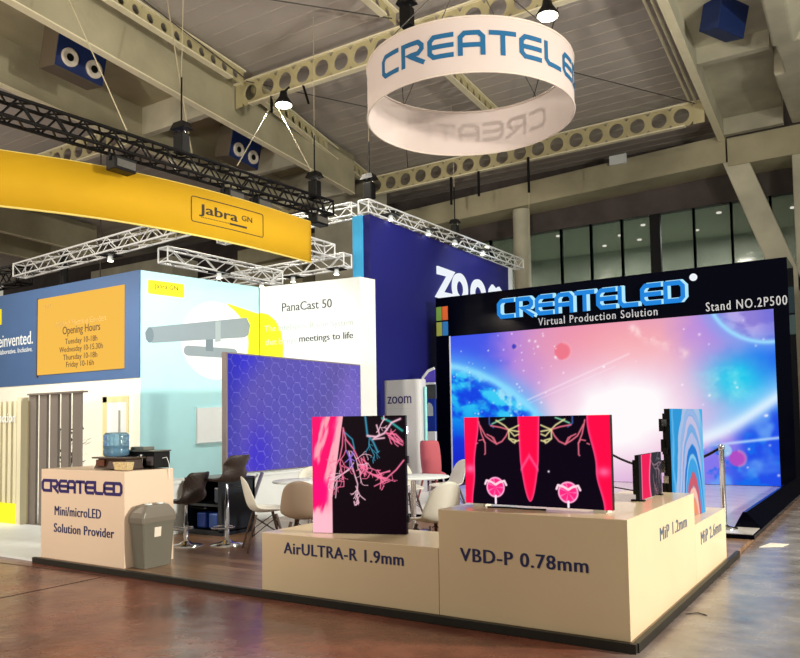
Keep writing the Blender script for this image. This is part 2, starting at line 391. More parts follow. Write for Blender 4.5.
def fbm(X, Y, s, seed=0): return sum(vnoise(X, Y, s*2**k, seed+k)/2**(k+1) for k in range(4))
def segd(X, Y, a, b):
    ax, ay = a; bx, by = b; dx, dy = bx-ax, by-ay; t = np.clip(((X-ax)*dx+(Y-ay)*dy)/(dx*dx+dy*dy+1e-9), 0, 1)
    return np.hypot(X-ax-t*dx, Y-ay-t*dy)
def pline(X, Y, pts): 
    d = np.full(X.shape, 9.)
    for a, b in zip(pts[:-1], pts[1:]): d = np.minimum(d, segd(X, Y, a, b))
    return d

# ================================================================= HALL (setting)
T = .058
b = MB().box((-45, -12, -.2), (18, 32, 0)); struct(b.build('floor', M['floor']), 'polished hall floor, brown turning grey towards the right aisle', 'floor')
# expansion joints of the hall floor
b = MB(); b.bar((-6.48, -8, .0008), (-6.47, 4.7, .0008), .018, .0016); b.bar((-12, 4.35, .0008), (-6.5, 4.68, .0008), .014, .0016)
struct(b.build('floor_joint', M['blackm']), 'dark joint lines in the hall floor left of the counter', 'floor joint')
# ceiling deck with ribs
b = MB(); b.hexa([(-45, 6.2, 10.35), (-3.09, 6.2, 10.35), (-4.0, 25.4, 10.35), (-45, 25.4, 10.35)], [(-45, 6.2, 10.5), (-3.09, 6.2, 10.5), (-4.0, 25.4, 10.5), (-45, 25.4, 10.5)]); b.box((-1.3, 6.2, 10.6), (3, 25.4, 10.7)); struct(b.build('ceiling', M['deck']), 'grey corrugated metal hall ceiling', 'ceiling')
b = MB()
for i in range(38):
    y = 6.3+i*.5
    b.box((-45, y, 10.342), (-2.82-.048*y, y+.03, 10.352))
struct(b.build('ceiling_rib', M['rib']), 'ribs running across the grey metal ceiling', 'ceiling')
# trough beams
def trough(name, x0, sl, wd, y0, y1, z, label, diaph, mt, so=1.05):
    X = lambda y: x0+sl*y
    b = MB()
    for dx, tw in (((0, .16), (-wd, .16)) if wd > 0 else ((0, .16),)):
        b.hexa([(X(y0)+dx-tw, y0, z), (X(y0)+dx, y0, z), (X(y1)+dx, y1, z), (X(y1)+dx-tw, y1, z)],
               [(X(y0)+dx-tw, y0, z+1.25), (X(y0)+dx, y0, z+1.25), (X(y1)+dx, y1, z+1.25), (X(y1)+dx-tw, y1, z+1.25)])
    b.hexa([(X(y0)-wd, y0, z+so), (X(y0), y0, z+so), (X(y1), y1, z+so), (X(y1)-wd, y1, z+so)],
           [(X(y0)-wd, y0, z+1.25), (X(y0), y0, z+1.25), (X(y1), y1, z+1.25), (X(y1)-wd, y1, z+1.25)])
    o = struct(b.build(name, mt), label, 'beam')
    d = MB()
    for y, h in diaph:
        d.hexa([(X(y)-wd, y, z+h), (X(y)-.1, y, z+h), (X(y)-.1, y+.2, z+h), (X(y)-wd, y+.2, z+h)],
               [(X(y)-wd, y, z+1.1), (X(y)-.1, y, z+1.1), (X(y)-.1, y+.2, z+1.1), (X(y)-wd, y+.2, z+1.1)])
    d.build('diaphragm', M['concretel'], o)
    e = MB()
    for dx in ((0, -wd) if wd > 0 else (0,)):
        e.hexa([(X(y0)+dx-.17, y0, z-.03), (X(y0)+dx+.02, y0, z-.03), (X(y1)+dx+.02, y1, z-.03), (X(y1)+dx-.17, y1, z-.03)],
               [(X(y0)+dx-.17, y0, z), (X(y0)+dx+.02, y0, z), (X(y1)+dx+.02, y1, z), (X(y1)+dx-.17, y1, z)])
    e.build('lower_edge', M['purlin_l'], o)
    return o
trough('ceiling_beam', -11.62, -.14, 3.1, 0, 19.7, 9, 'long concrete trough beam crossing the top left of the hall ceiling', [(13.0, .3), (17.1, .3), (19.5, 0)], M['concrete'])
trough('ceiling_beam', -25.9, -.14, 3.1, 6, 20.2, 9, 'far concrete trough beam seen below the curved yellow banner', [(12.5, .2), (20, 0)], M['concrete'])
# right trough with broken, thicker right web
o = trough('ceiling_beam', -2.62, -.048, -1.6, 4, 24.1, 9.8, 'deep concrete trough beam at the top right of the ceiling', [(18.9, .2), (23.9, .1)], M['concretel'], .6)
b = MB()
b.hexa([(-1.45, 4, 9.75), (-1.0, 4, 9.75), (-1.40, 18.5, 9.75), (-1.83, 18.5, 9.75)], [(-1.45, 4, 11), (-.2, 4, 11), (-.6, 18.5, 11), (-1.83, 18.5, 11)])
b.hexa([(-1.78, 18.5, 9.8), (-1.25, 18.5, 9.8), (-1.3, 20.3, 9.8), (-1.75, 20.3, 9.8)], [(-1.78, 18.5, 11), (-1.25, 18.5, 11), (-1.3, 20.3, 11), (-1.75, 20.3, 11)])
b.hexa([(-2.0, 20.3, 9.85), (-.9, 20.3, 9.85), (-.9, 24.0, 9.85), (-1.95, 24.0, 9.85)], [(-2.0, 20.3, 11), (-.9, 20.3, 11), (-.9, 24, 11), (-1.95, 24, 11)])
b.build('thick_web', M['concretel'], o, bevel=.05)
# castellated purlins
def castellated(name, p, q, z0, z1, label, hole=.16, step=.52, bot=True, s0=.5):
    p = Vector(p); q = Vector(q); L = (q-p).length; u = (q-p).normalized(); nrm = Vector((u.y, -u.x, 0)).normalized()
    fr = lambda a, v, n=0: p+u*a+Vector((0, 0, v))+nrm*n
    o = thing(name, ((p.x+q.x)/2, (p.y+q.y)/2, z0), label, 'beam'); o['kind'] = 'structure'
    b = MB(); H = z1-z0; n = int(L/step); N = 16
    rest = (L-n*step)/2
    for k in range(n):
        c = rest+(k+.5)*step
        outer = []; inner = []
        for i in range(N):
            t = 2*math.pi*(i+.5)/N; ct, st = math.cos(t), math.sin(t); mscale = 1/max(abs(ct)/(step/2), abs(st)/(H/2))
            outer.append((c+ct*mscale, H/2+st*mscale)); inner.append((c+ct*hole, H/2+st*hole))
        vs = [fr(a, v, .015) for a, v in outer]+[fr(a, v, .015) for a, v in inner]+[fr(a, v, -.015) for a, v in outer]+[fr(a, v, -.015) for a, v in inner]
        fs = []
        for i in range(N):
            j = (i+1) % N
            fs += [(i, j, N+j, N+i), (2*N+i, 3*N+i, 3*N+j, 2*N+j), (N+i, N+j, 3*N+j, 3*N+i)]
        b.add([v+Vector((0, 0, z0-p.z)) if False else v for v in vs], fs)
    for a0, a1 in ((0, rest), (L-rest, L)):
        if a1-a0 > .01: b.add([fr(a0, 0, 0), fr(a1, 0, 0), fr(a1, H, 0), fr(a0, H, 0)], [(0, 1, 2, 3)])
    b.build('web', M['purlin'], o)
    f = MB(); f.bar(fr(0, H, 0), fr(L, H, 0), .16, .04); f.build('top_flange', M['purlin_l'], o)
    f = MB(); f.bar(fr(s0, 0, 0), fr(L-s0, 0, 0), .16, .035); f.build('bottom_flange', M['purlin_l'], o)
castellated('purlin', (-13.45, 13.4, 9.4), (-3.45, 13.45, 9.4), 9.4, 10, 'pale castellated purlin with round holes behind the ring banner, nearer of the two', .2, .56)
castellated('purlin', (-15.2, 21.3, 9.4), (-3.82, 21.3, 9.45), 9.4, 10, 'pale castellated purlin with round holes near the window wall', .21, .6)
castellated('purlin', (-30, 13.4, 9.4), (-16.6, 13.4, 9.4), 9.4, 10, 'castellated purlin glimpsed between black truss and yellow banner', .2, .56)
castellated('purlin', (-28.5, 21.3, 9.4), (-18.2, 21.3, 9.4), 9.4, 10, 'castellated purlin seen beneath the yellow banner', .2, .56)
castellated('purlin', (-12.0, 5, 9.8), (-12.98, 13.2, 9.8), 9.85, 10.2, 'thin perforated beam running beside the big concrete beam, near part', .1, .4)
castellated('purlin', (-13.1, 13.6, 9.8), (-14.9, 21.1, 9.8), 9.85, 10.2, 'thin perforated beam running beside the big concrete beam, far part', .1, .4)
castellated('purlin', (-8.2, 5, 10), (-8.55, 13.3, 10), 10, 10.3, 'thin perforated beam above the ring banner motor', .1, .4)
castellated('purlin', (-8.6, 13.6, 10), (-9.1, 21.1, 10), 10, 10.3, 'thin perforated beam seen through the ring banner', .1, .4)
for dx in (0, .14):
    b = MB().tube([(-3.5+dx, 9, 10.1), (-3.75+dx, 13.3, 10.1), (-4.15+dx, 21.2, 10.0)], .03)
    struct(b.build('ceiling_conduit', M['purlin_l']), 'pair of pale conduits running along the ceiling left of the right-hand trough beam', 'pipe')
b = MB()
for p, q in (((-13.0, 8.0, 10.2), (-8.45, 13.0, 10.0)), ((-12.9, 13.2, 9.9), (-9.0, 20.6, 9.9)), ((-8.5, 13.3, 10.1), (-13.0, 20.8, 9.9)), ((-4.6, 13.2, 10.0), (-9.0, 21, 10)), ((-8.6, 13.6, 10.1), (-4.0, 21.0, 9.9)), ((-12.2, 8.6, 10.2), (-12.95, 13.2, 10.0))):
    b.tube([p, q], .014, 5)
struct(b.build('ceiling_brace', M['cable']), 'dark diagonal bracing rods under the ceiling deck', 'brace')

# far wall
b = MB()
for x0, x1, z0, z1 in ((-45, 18, 8.2, 11.4), (-45, 18, 0, 4.0)): b.box((x0, 25.2, z0), (x1, 25.5, z1))
for x0, x1 in ((-45, -30), (-26.5, -24.6), (-20.0, -17.2), (-11.1, -10.9)): b.box((x0, 25.2, 4.0), (x1, 25.5, 8.2))
struct(b.build('wall_back', M['concreted']), 'dark block wall above and below the window band', 'wall')
b = MB().hexa([(-24, 24.0, 8.5), (-3.75, 24.0, 9.1), (-3.75, 25.2, 9.1), (-24, 25.2, 8.5)], [(-24, 24.0, 9.2), (-3.75, 24.0, 9.93), (-3.75, 25.2, 9.93), (-24, 25.2, 9.2)])
struct(b.build('lintel_beam', M['concrete']), 'long concrete lintel beam above the dark windows', 'beam')
b = MB().hexa([(-3.69, 23.95, 8.95), (18, 23.95, 8.95), (18, 25.2, 8.95), (-3.69, 25.2, 8.95)], [(-3.69, 23.95, 9.79), (18, 23.95, 9.79), (18, 25.2, 9.79), (-3.69, 25.2, 9.79)])
struct(b.build('lintel_beam', M['concrete']), 'short deeper concrete lintel beam at the right edge', 'beam')
b = MB().hexa([(-2.45, 24.0, 5.0), (-1.75, 24.0, 5.0), (-1.75, 24.5, 5.0), (-2.45, 24.5, 5.0)], [(-3.85, 24.0, 9.1), (-3.15, 24.0, 9.1), (-3.15, 24.5, 9.1), (-3.85, 24.5, 9.1)])
b.hexa([(-2.55, 24.0, 0), (-1.45, 24.0, 0), (-1.45, 24.5, 0), (-2.55, 24.5, 0)], [(-2.45, 24.0, 5.05), (-1.6, 24.0, 5.05), (-1.6, 24.5, 5.05), (-2.45, 24.5, 5.05)])
b.box((-2.0, 24.0, 5), (-1.4, 24.5, 9.1))
struct(b.build('wall_strut', M['concretel'], bevel=.03), 'slanting concrete strut meeting an upright post at the right edge', 'strut')
b = MB().lathe((-10.6, 24.5, 0), [(.3, 0), (.3, 9.2)], 24); struct(b.build('wall_column', M['concretel']), 'round concrete column left of the dark windows', 'column')
b = MB().box((-17.95, 22, 0), (-15.65, 23.5, 10.2)); struct(b.build('wall_column', M['concretel']), 'broad pale concrete pier between yellow banner and navy wall', 'column')
b = MB().box((-24.6, 24.4, 0), (-20.6, 25.2, 8.9)); struct(b.build('wall_column', M['concrete']), 'concrete wall bay behind the white truss', 'column')
b = MB().box((-33, 22.9, 0), (-27, 24.4, 9.2)); struct(b.build('wall_column', M['concretel']), 'concrete wall bay at the far left behind the trusses', 'column')
# rooms behind windows
b = MB(); b.box((-45, 30, 3.9), (18, 30.2, 8.4)); b.box((-45, 25.5, 3.8), (18, 30.2, 4.0)); b.box((-45, 25.5, 8.25), (18, 30.2, 8.4))
struct(b.build('wall_gallery', M['roomwall']), 'pale back wall of the gallery behind the glass', 'wall')
wins = [(-10.9, -9.45), (-9.45, -8.37), (-8.37, -7.3), (-7.3, -6.33), (-6.06, -4.98), (-4.98, -3.86), (-3.86, -2.74), (-2.74, -1.3), (-12.2, -11.1), (-14.8, -12.2), (-17.2, -14.8), (-24.6, -20), (-30, -26.5)]
for i, (x0, x1) in enumerate(wins):
    o = MB().box((x0+.03, 25.32, 4.0), (x1-.03, 25.34, 8.2)).build('window_%d' % (i+1), M['glass']); struct(o, 'dark tinted window pane in the gallery band', 'window')
    f = MB(); f.box((x0-.03, 25.24, 4.0), (x0+.03, 25.42, 8.2)); f.box((x1-.03, 25.24, 4.0), (x1+.03, 25.42, 8.2)); f.build('window_frame', M['blackm'], o)
b = MB().box((-6.33, 25.22, 4), (-6.06, 25.45, 8.2)); struct(b.build('window_mullion', M['blackm']), 'broad dark mullion between the window panes', 'mullion')
for k, (x, y) in enumerate([(-9.9, 26.2), (-8.0, 27.5), (-6.9, 26.5), (-7.6, 28.6), (-4.4, 26.4), (-2.3, 27.2), (-12.8, 26.2), (-5.5, 28.4), (-9.0, 28.8)]):
    o = MB().lathe((x, y, 8.2), [(.08, 0), (.08, .04)], 16).build('downlight', M['lampglow'] if k == 6 else M['downglow']); tag(o, 'small round lit downlight in the gallery ceiling behind the glass', 'ceiling light', 'downlights behind the window band')

# ================================================================= BOOTH PLATFORM
o = thing('booth_platform', (-4.6, 9, 0), 'low dark plank platform with black metal edge under the whole LED stand', 'platform')
MB().box((-7.80, 4.77, .005), (-1.37, 8.5, T)).build('plank_deck', M['plank'], o)
MB().box((-7.80, 8.5, .005), (-1.38, 16.15, T-.001)).build('rear_deck', M['plank'], o)
b = MB(); b.box((-7.84, 4.745, .001), (-1.364, 4.785, T+.003)); b.box((-1.395, 4.785, .001), (-1.355, 8.58, T+.003)); b.build('edge_strip', M['trim'], o, bevel=.003)
o['kind'] = 'structure'
o = thing('screen_stage', (-4, 12.8, T), 'raised glossy stage in front of the giant space screen with black front edge', 'stage')
MB().box((-7.6, 9.45, T), (-1.335, 16.15, T+.05)).build('stage_body', M['black'], o)
MB().box((-7.58, 9.48, T+.05), (-1.36, 16.15, T+.056)).build('stage_surface', M['stage'], o)
o['kind'] = 'structure'
b = MB().prism([(-1.64, .114), (-1.325, .114), (-1.50, .30), (-1.54, .30)], lambda u, v, d: Vector((u, d, v)), 10.05, 16.12)
tag(b.build('stage_kerb', M['black'], bevel=.006), 'long black glossy wedge kerb running along the right stage edge to the screen', 'kerb')

# ================================================================= GIANT SCREEN
def space(X, Y, W, H):
    x = X-8.95; z = Y+.12                           # wall coordinates
    c = np.zeros(X.shape+(3,)); c[:] = (205, 160, 215)
    n = fbm(X, Y, 1.3, 3); n2 = fbm(X, Y, 4.5, 9)
    c = mixc(c, (150, 118, 236), sstep(-6.2, -7.6, x+.8*(n-.5)))
    c = mixc(c, (58, 84, 236), sstep(-7.2, -8.1, x+1.2*(n-.5)+(z-3)*.1))
    c = mixc(c, (238, 142, 170), np.exp(-((x+5.6)/1.5)**2-((z-3.3)/.9)**2)*.9)
    c = mixc(c, (250, 165, 165), np.exp(-((x+4.4)/1.4)**2-((z-3.0)/.8)**2)*.85)
    c = mixc(c, (176, 132, 226), sstep(-3.9, -2.9, x+.7*(n-.5))*.9)
    c = mixc(c, (34, 90, 236), sstep(-3.0, -2.0, x+1.2*(n-.5))*sstep(3.2, 2.6, z))
    c = mixc(c, (0, 196, 238), np.clip(np.exp(-((x+2.5)/.62)**2-((z-2.15)/.55)**2)*(.7+.9*n), 0, 1))
    c = mixc(c, (110, 232, 240), np.clip(np.exp(-((x+2.7)/.5)**2-((z-2.15)/.4)**2)*(n2*2.6-.9), 0, 1))
    c = mixc(c, (252, 196, 214), np.exp(-((x+4.9)/1.9)**2-((z-1.4)/1.2)**2)*.9)
    c = mixc(c, (255, 250, 252), np.clip(1.45*np.exp(-((x+4.9)/1.35)**2-((z-1.5-.15*(x+4.9))/.95)**2)*(.7+.6*n), 0, 1))
    # lower left planet
    cx, cz, r = -9.75, -1.25, 4.2; d = np.hypot(x-cx, z-cz)
    ins = sstep(r+.03, r-.05, d)
    pc = np.zeros_like(c); pc[:] = (20, 66, 226); n3 = fbm(X+Y*.6, Y*1.4, 2.6, 21)
    pc = mixc(pc, (0, 150, 240), sstep(.3, .65, n3)*sstep(r-2.6, r-.6, d)); pc = mixc(pc, (70, 214, 246), sstep(.42, .6, n3)*sstep(r-1.7, r-.3, d)*.85); pc = mixc(pc, (50, 206, 244), np.clip(sstep(.45, .75, n2)*sstep(r-1.6, r-.2, d), 0, 1)*.6); pc = mixc(pc, (190, 236, 246), np.clip(sstep(.5, .66, n2)*sstep(r-.75, r-.2, d)*sstep(-8.7, -8.0, x), 0, 1)*.85)
    pc = mixc(pc, (22, 40, 200), sstep(1.5, .5, z))
    c = c*(1-ins[..., None])+pc*ins[..., None]
    c = mixc(c, (176, 240, 255), np.exp(-((d-r+.05)/.1)**2)*sstep(-6.2, -6.9, x))
    c = mixc(c, (90, 190, 250), np.exp(-((d-r-.05)/.28)**2)*.55*sstep(-6, -6.9, x))
    # upper right planet
    cx, cz, r = -1.85, 4.05, 1.14; d = np.hypot(x-cx, z-cz)
    ins = sstep(r+.02, r-.04, d); pc = np.zeros_like(c); pc[:] = (142, 126, 214); pc = mixc(pc, (190, 176, 236), sstep(.35, .6, n3)*.8); pc = mixc(pc, (92, 100, 220), sstep(-2.2, -1.8, x)*.5)
    c = c*(1-ins[..., None])+pc*ins[..., None]
    c = mixc(c, (190, 236, 255), np.exp(-((d-r)/.045)**2)); c = mixc(c, (90, 180, 250), np.exp(-((d-r-.05)/.2)**2)*.4)
    # bright band and the blue planet surface at lower right
    band = z-(1.02+.55*(x+3.2)+.05*np.sin(x*3))
    low = sstep(.05, -.5, band)*sstep(-4.0, -3.0, x)
    pc = np.zeros_like(c); pc[:] = (132, 118, 236); pc = mixc(pc, (30, 78, 232), sstep(-3.0, -2.1, x+(n-.5)*1.6)); pc = mixc(pc, (18, 104, 236), sstep(.5, .68, n2)); pc = mixc(pc, (110, 170, 246), sstep(.6, .75, n)*.8)
    c = c*(1-low[..., None])+pc*low[..., None]
    c = mixc(c, (255, 252, 255), np.exp(-(band/.17)**2)*sstep(-4.1, -2.9, x)*.9)
    c = mixc(c, (160, 226, 255), np.exp(-((band-.2)/.3)**2)*sstep(-3.8, -2.6, x)*.5)
    c = mixc(c, (196, 224, 252), np.exp(-((z-(.95+.12*(x+2.6)))/.03)**2)*sstep(-3.2, -2.6, x)*.8)
    # small balls
    for bx, bz, br, col in ((-6.08, 3.0, .19, (238, 120, 140)), (-2.53, .64, .155, (176, 76, 196)), (-7.25, 3.19, .06, (60, 60, 190))):
        d = np.hypot(x-bx, z-bz); c = mixc(c, col, sstep(br+.02, br-.02, d)); c = mixc(c, (255, 190, 190), np.exp(-((d-br)/.03)**2)*.35*(x > bx))
    d = np.hypot(x+2.75, z-.8); c = mixc(c, (170, 228, 240), sstep(.14, .10, d)*.7)
    c = mixc(c, (255, 240, 250), np.exp(-(segd(x, z, (-6.95, 1.93), (-4.6, 2.85))/.02)**2)*.45)
    c = mixc(c, (255, 240, 250), np.exp(-(segd(x, z, (-6.9, 1.86), (-4.9, 2.60))/.012)**2)*.3)
    c = mixc(c, (255, 225, 225), np.clip(np.exp(-(segd(x, z, (-4.5, 3.35), (-3.5, 2.8))/.1)**2)*(n2*3-1), 0, 1))
    rs = np.random.RandomState(5)
    for k in range(120):
        sx, sz, br = rs.uniform(-8.9, -1.8), rs.uniform(.2, 3.5), rs.uniform(.012, .028)
        if k < 60: sx = rs.uniform(-8.9, -6)
        if -6 < sx < -3.6 and sz < 2.6: continue
        c = mixc(c, (255, 250, 255), np.exp(-((x-sx)**2+(z-sz)**2)/br**2)*rs.uniform(.4, 1))
    return c
o = thing('led_wall', (-5.3, 16.3, 0), 'giant LED wall showing planets and pink nebula in black glossy frame with lit header', 'LED screen')
picture('screen', front(-8.95, 16.17, .12), 7.17, 3.43, 420, 200, space, screen_mat('giant_screen', 1.0), o)
b = MB(); b.box((-8.97, 16.19, T), (-1.77, 16.6, 3.56)); b.build('screen_body', M['blackm'], o)
b = MB(); b.box((-9.32, 16.12, 0), (-8.97, 17.3, 3.56)); b.build('left_post', M['black'], o)
b = MB(); b.box((-1.77, 16.12, 0), (-1.505, 17.3, 3.56)); b.build('right_post', M['black'], o)
hd = MB().box((-9.32, 16.12, 3.56), (-1.505, 17.3, 4.525)).build('header', M['black'], o)
b = MB(); b.box((-8.975, 16.14, .1), (-8.945, 16.18, 3.56)); b.build('white_edge', M['white'], o)
fr = front(-7.55, 16.12, 3.86)
frs = lambda u, v, d: fr(u, v+(-.004*u), d)
b = wordmark(MB(), frs, 4.22, .46, .0, .09, t=.2); b.build('channel_letters', M['letteredge'], hd)
fr2 = front(-7.55, 16.12, 3.86); b = wordmark(MB(), lambda u, v, d: fr2(u+.0, v+.0-.004*u, d), 4.22, .46, .09, .10, t=.2, grow=.0)
b = MB(); wordmark(b, lambda u, v, d: fr2(u-.045, v-.018-.004*u, d), 4.22, .46, .095, .12, t=.2); b.build('letter_faces', M['letterblue'], hd)
text('tagline', 'Virtual Production Solution', front(-6.62, 16.12, 3.62), 2.66, .175, M['textlit'], hd, .01, .003, .012, 1.2)
text('stand_number', 'Stand NO.2P500', front(-3.0, 16.12, 3.605), 1.47, .185, M['textlit'], hd, .01, .003, .012, 1.2)
MB().lathe((-3.22, 16.12, 4.33), [(.075, 0), (.075, -.03)], 20, 'y').build('round_disc', M['whitelit'], hd)  # small white disc that glows on the header
# four coloured squares: a logo's reflection painted on the left post
o = thing('colour_square_reflection', (-9.15, 16.11, 3.55), 'four coloured squares painted as a reflection on the black post left of the giant screen', 'painted reflection')
for k, (x, z, c) in enumerate([(-9.3, 3.96, (110, 150, 60)), (-9.13, 3.96, (216, 96, 40)), (-9.3, 3.58, (150, 160, 70)), (-9.13, 3.58, (40, 120, 190))]):
    MB().box((x, 16.105, z), (x+.15, 16.119, z+.34)).build('colour_square', mat('reflected_colour', c, .5), o)

# ================================================================= PODIUMS
o = thing('low_podium', (-3.65, 5.2, T), 'long low beige display podium carrying the single pink and black panel', 'podium')
pb = MB().box((-4.52, 4.792, T), (-2.787, 5.50, .538)).build('podium_body', M['pod'], o, bevel=.004)
text('lettering', 'AirULTRA-R 1.9mm', front(-4.27, 4.792, .382), 1.18, .094, M['ink'], pb, .002, .001, .03, 1.08, True)
o = thing('high_podium', (-2.1, 5.6, T), 'tall beige corner podium carrying the wide twin anatomy screen', 'podium')
b = MB().prism([(-2.783, 4.792), (-1.408, 4.792), (-1.408, 6.732), (-2.0, 6.732), (-2.0, 5.50), (-2.783, 5.50)], lambda u, v, d: Vector((u, v, d)), T, .817)
pb = b.build('podium_body', M['pod'], o, bevel=.004)
text('lettering', 'VBD-P 0.78mm', front(-2.605, 4.792, .462), .935, .094, M['ink'], pb, .002, .001, .03, 1.1, True)
text('lettering', 'MiP 1.2mm', side(-1.408, 5.58, .575), .85, .095, M['inkpale'], pb, .002, .001, .012, 1.12, True)
o = thing('rear_podium', (-1.7, 7.4, T), 'lower beige podium step behind the corner podium, below the tall marbled panel', 'podium')
pb = MB().box((-2.0, 6.736, T), (-1.408, 8.13, .55)).build('podium_body', M['pod'], o, bevel=.004)
text('lettering', 'MiP 2.6mm', side(-1.408, 6.95, .355), .94, .11, M['inkpale'], pb, .002, .001, .012, 1.12, True)

# ================================================================= DISPLAY PANELS
PINK, ROSE, DK = (255, 20, 110), (255, 150, 180), (14, 2, 10)
def veins(c, X, Y, lst, w=1.0):
    for pts, col, th in lst: c = mixc(c, col, np.exp(-(pline(X, Y, pts)/(th*w))**2))
    return c
def branch(x, y, ang, ln, depth, col, rs, out, th):
    pts = [(x, y)]; a = ang
    for k in range(5):
        a += rs.uniform(-.5, .5); x += math.cos(a)*ln/5; y += math.sin(a)*ln/5; pts.append((x, y))
    out.append((pts, col, th))
    if depth:
        for k in range(3): j = rs.randint(1, 6); branch(pts[j][0], pts[j][1], ang+rs.uniform(-1.3, 1.3), ln*.5, depth-1, col, rs, out, th*.75)
def air(X, Y, W, H):
    u, v = X/W, Y/H; c = np.zeros(X.shape+(3,)); c[:] = DK
    edge = .36-.16*(1-v)**.8-.02*(v < .3)
    edge = np.where(v > .3, .215+.125*(v-.3)/.7, .215)
    n = fbm(u*4.2-v*1.4, v*.9+u*.4, 3, 4)
    d = np.zeros_like(c); d[:] = (255, 14, 108); d = mixc(d, (255, 165, 180), sstep(.48, .66, n)); d = mixc(d, (255, 176, 190), sstep(edge-.1, edge-.02, u))
    d = mixc(d, (255, 10, 120), sstep(.22, .30, v)*sstep(.5, .4, v)*sstep(.19, .12, u)); d = mixc(d, (255, 190, 205), sstep(.24, .14, v))
    a = sstep(edge+.004, edge-.004, u); c = c*(1-a[..., None])+d*a[..., None]
    S = lambda pts: [(p*W, (1-q)*H) for p, q in pts]
    pk, pl, vi, te = (255, 120, 160), (250, 196, 214), (150, 110, 220), (60, 150, 180)
    L = [(S([(.34, .1), (.37, .2), (.45, .28), (.53, .42), (.6, .48), (.7, .52), (.8, .53), (.9, .46), (.98, .38)]), pk, .007),
         (S([(.34, .12), (.33, .25), (.3, .36), (.26, .42)]), pk, .006), (S([(.40, .3), (.44, .45), (.49, .58), (.48, .68), (.5, .74), (.46, .76), (.45, .73)]), pl, .006),
         (S([(.25, .55), (.32, .5), (.4, .46), (.45, .4)]), pl, .005), (S([(.24, .62), (.27, .55), (.25, .7)]), pl, .004),
         (S([(.36, .14), (.44, .2), (.46, .28)]), te, .006), (S([(.58, 0), (.6, .16), (.66, .22), (.71, .31)]), te, .009), (S([(.76, .02), (.84, .05), (.97, .13)]), (50, 170, 160), .010),
         (S([(.6, .17), (.7, .18), (.78, .15), (.86, .06), (.95, .03)]), pl, .009), (S([(.7, .08), (.73, .16), (.66, .2), (.78, .19)]), pl, .007),
         (S([(.8, .15), (.9, .16), (.97, .22)]), pk, .008), (S([(.84, .17), (.9, .22), (.97, .25)]), pk, .008), (S([(.86, .14), (.93, .23)]), pk, .006),
         (S([(.5, .42), (.56, .46), (.53, .36), (.6, .41), (.57, .5)]), pk, .006)]
    rs = np.random.RandomState(3)
    for k in range(16):
        cx, cy = (.75, .53) if k < 10 else (.58, .44); a = rs.uniform(0, 6.3); l = rs.uniform(.05, .11)
        L.append((S([(cx+rs.uniform(-.05, .05), cy+rs.uniform(-.05, .05)), (cx+l*math.cos(a), cy+l*math.sin(a))]), pk, .005))
    for (bx, by, ba, bl, bc) in ((.36, .2, -1.3, .22, pk), (.42, .3, -1.0, .2, pl), (.4, .45, -2.0, .2, pl), (.52, .42, -.6, .18, pk), (.62, .48, -.8, .16, pk), (.3, .4, -1.8, .2, pk), (.7, .14, .6, .12, pl), (.62, .2, -1.2, .14, te), (.8, .14, -.7, .16, pk), (.47, .6, -1.4, .14, pl)):
        branch(bx*W, (1-by)*H, ba, bl, 2, bc, rs, L, .0042)
    for k in range(8):
        a = rs.uniform(0, 6.3); L.append((S([(.41, .36), (.41+.05*math.cos(a), .36+.09*math.sin(a))]), vi, .005))
    return veins(c, X, Y, L, 1.05)
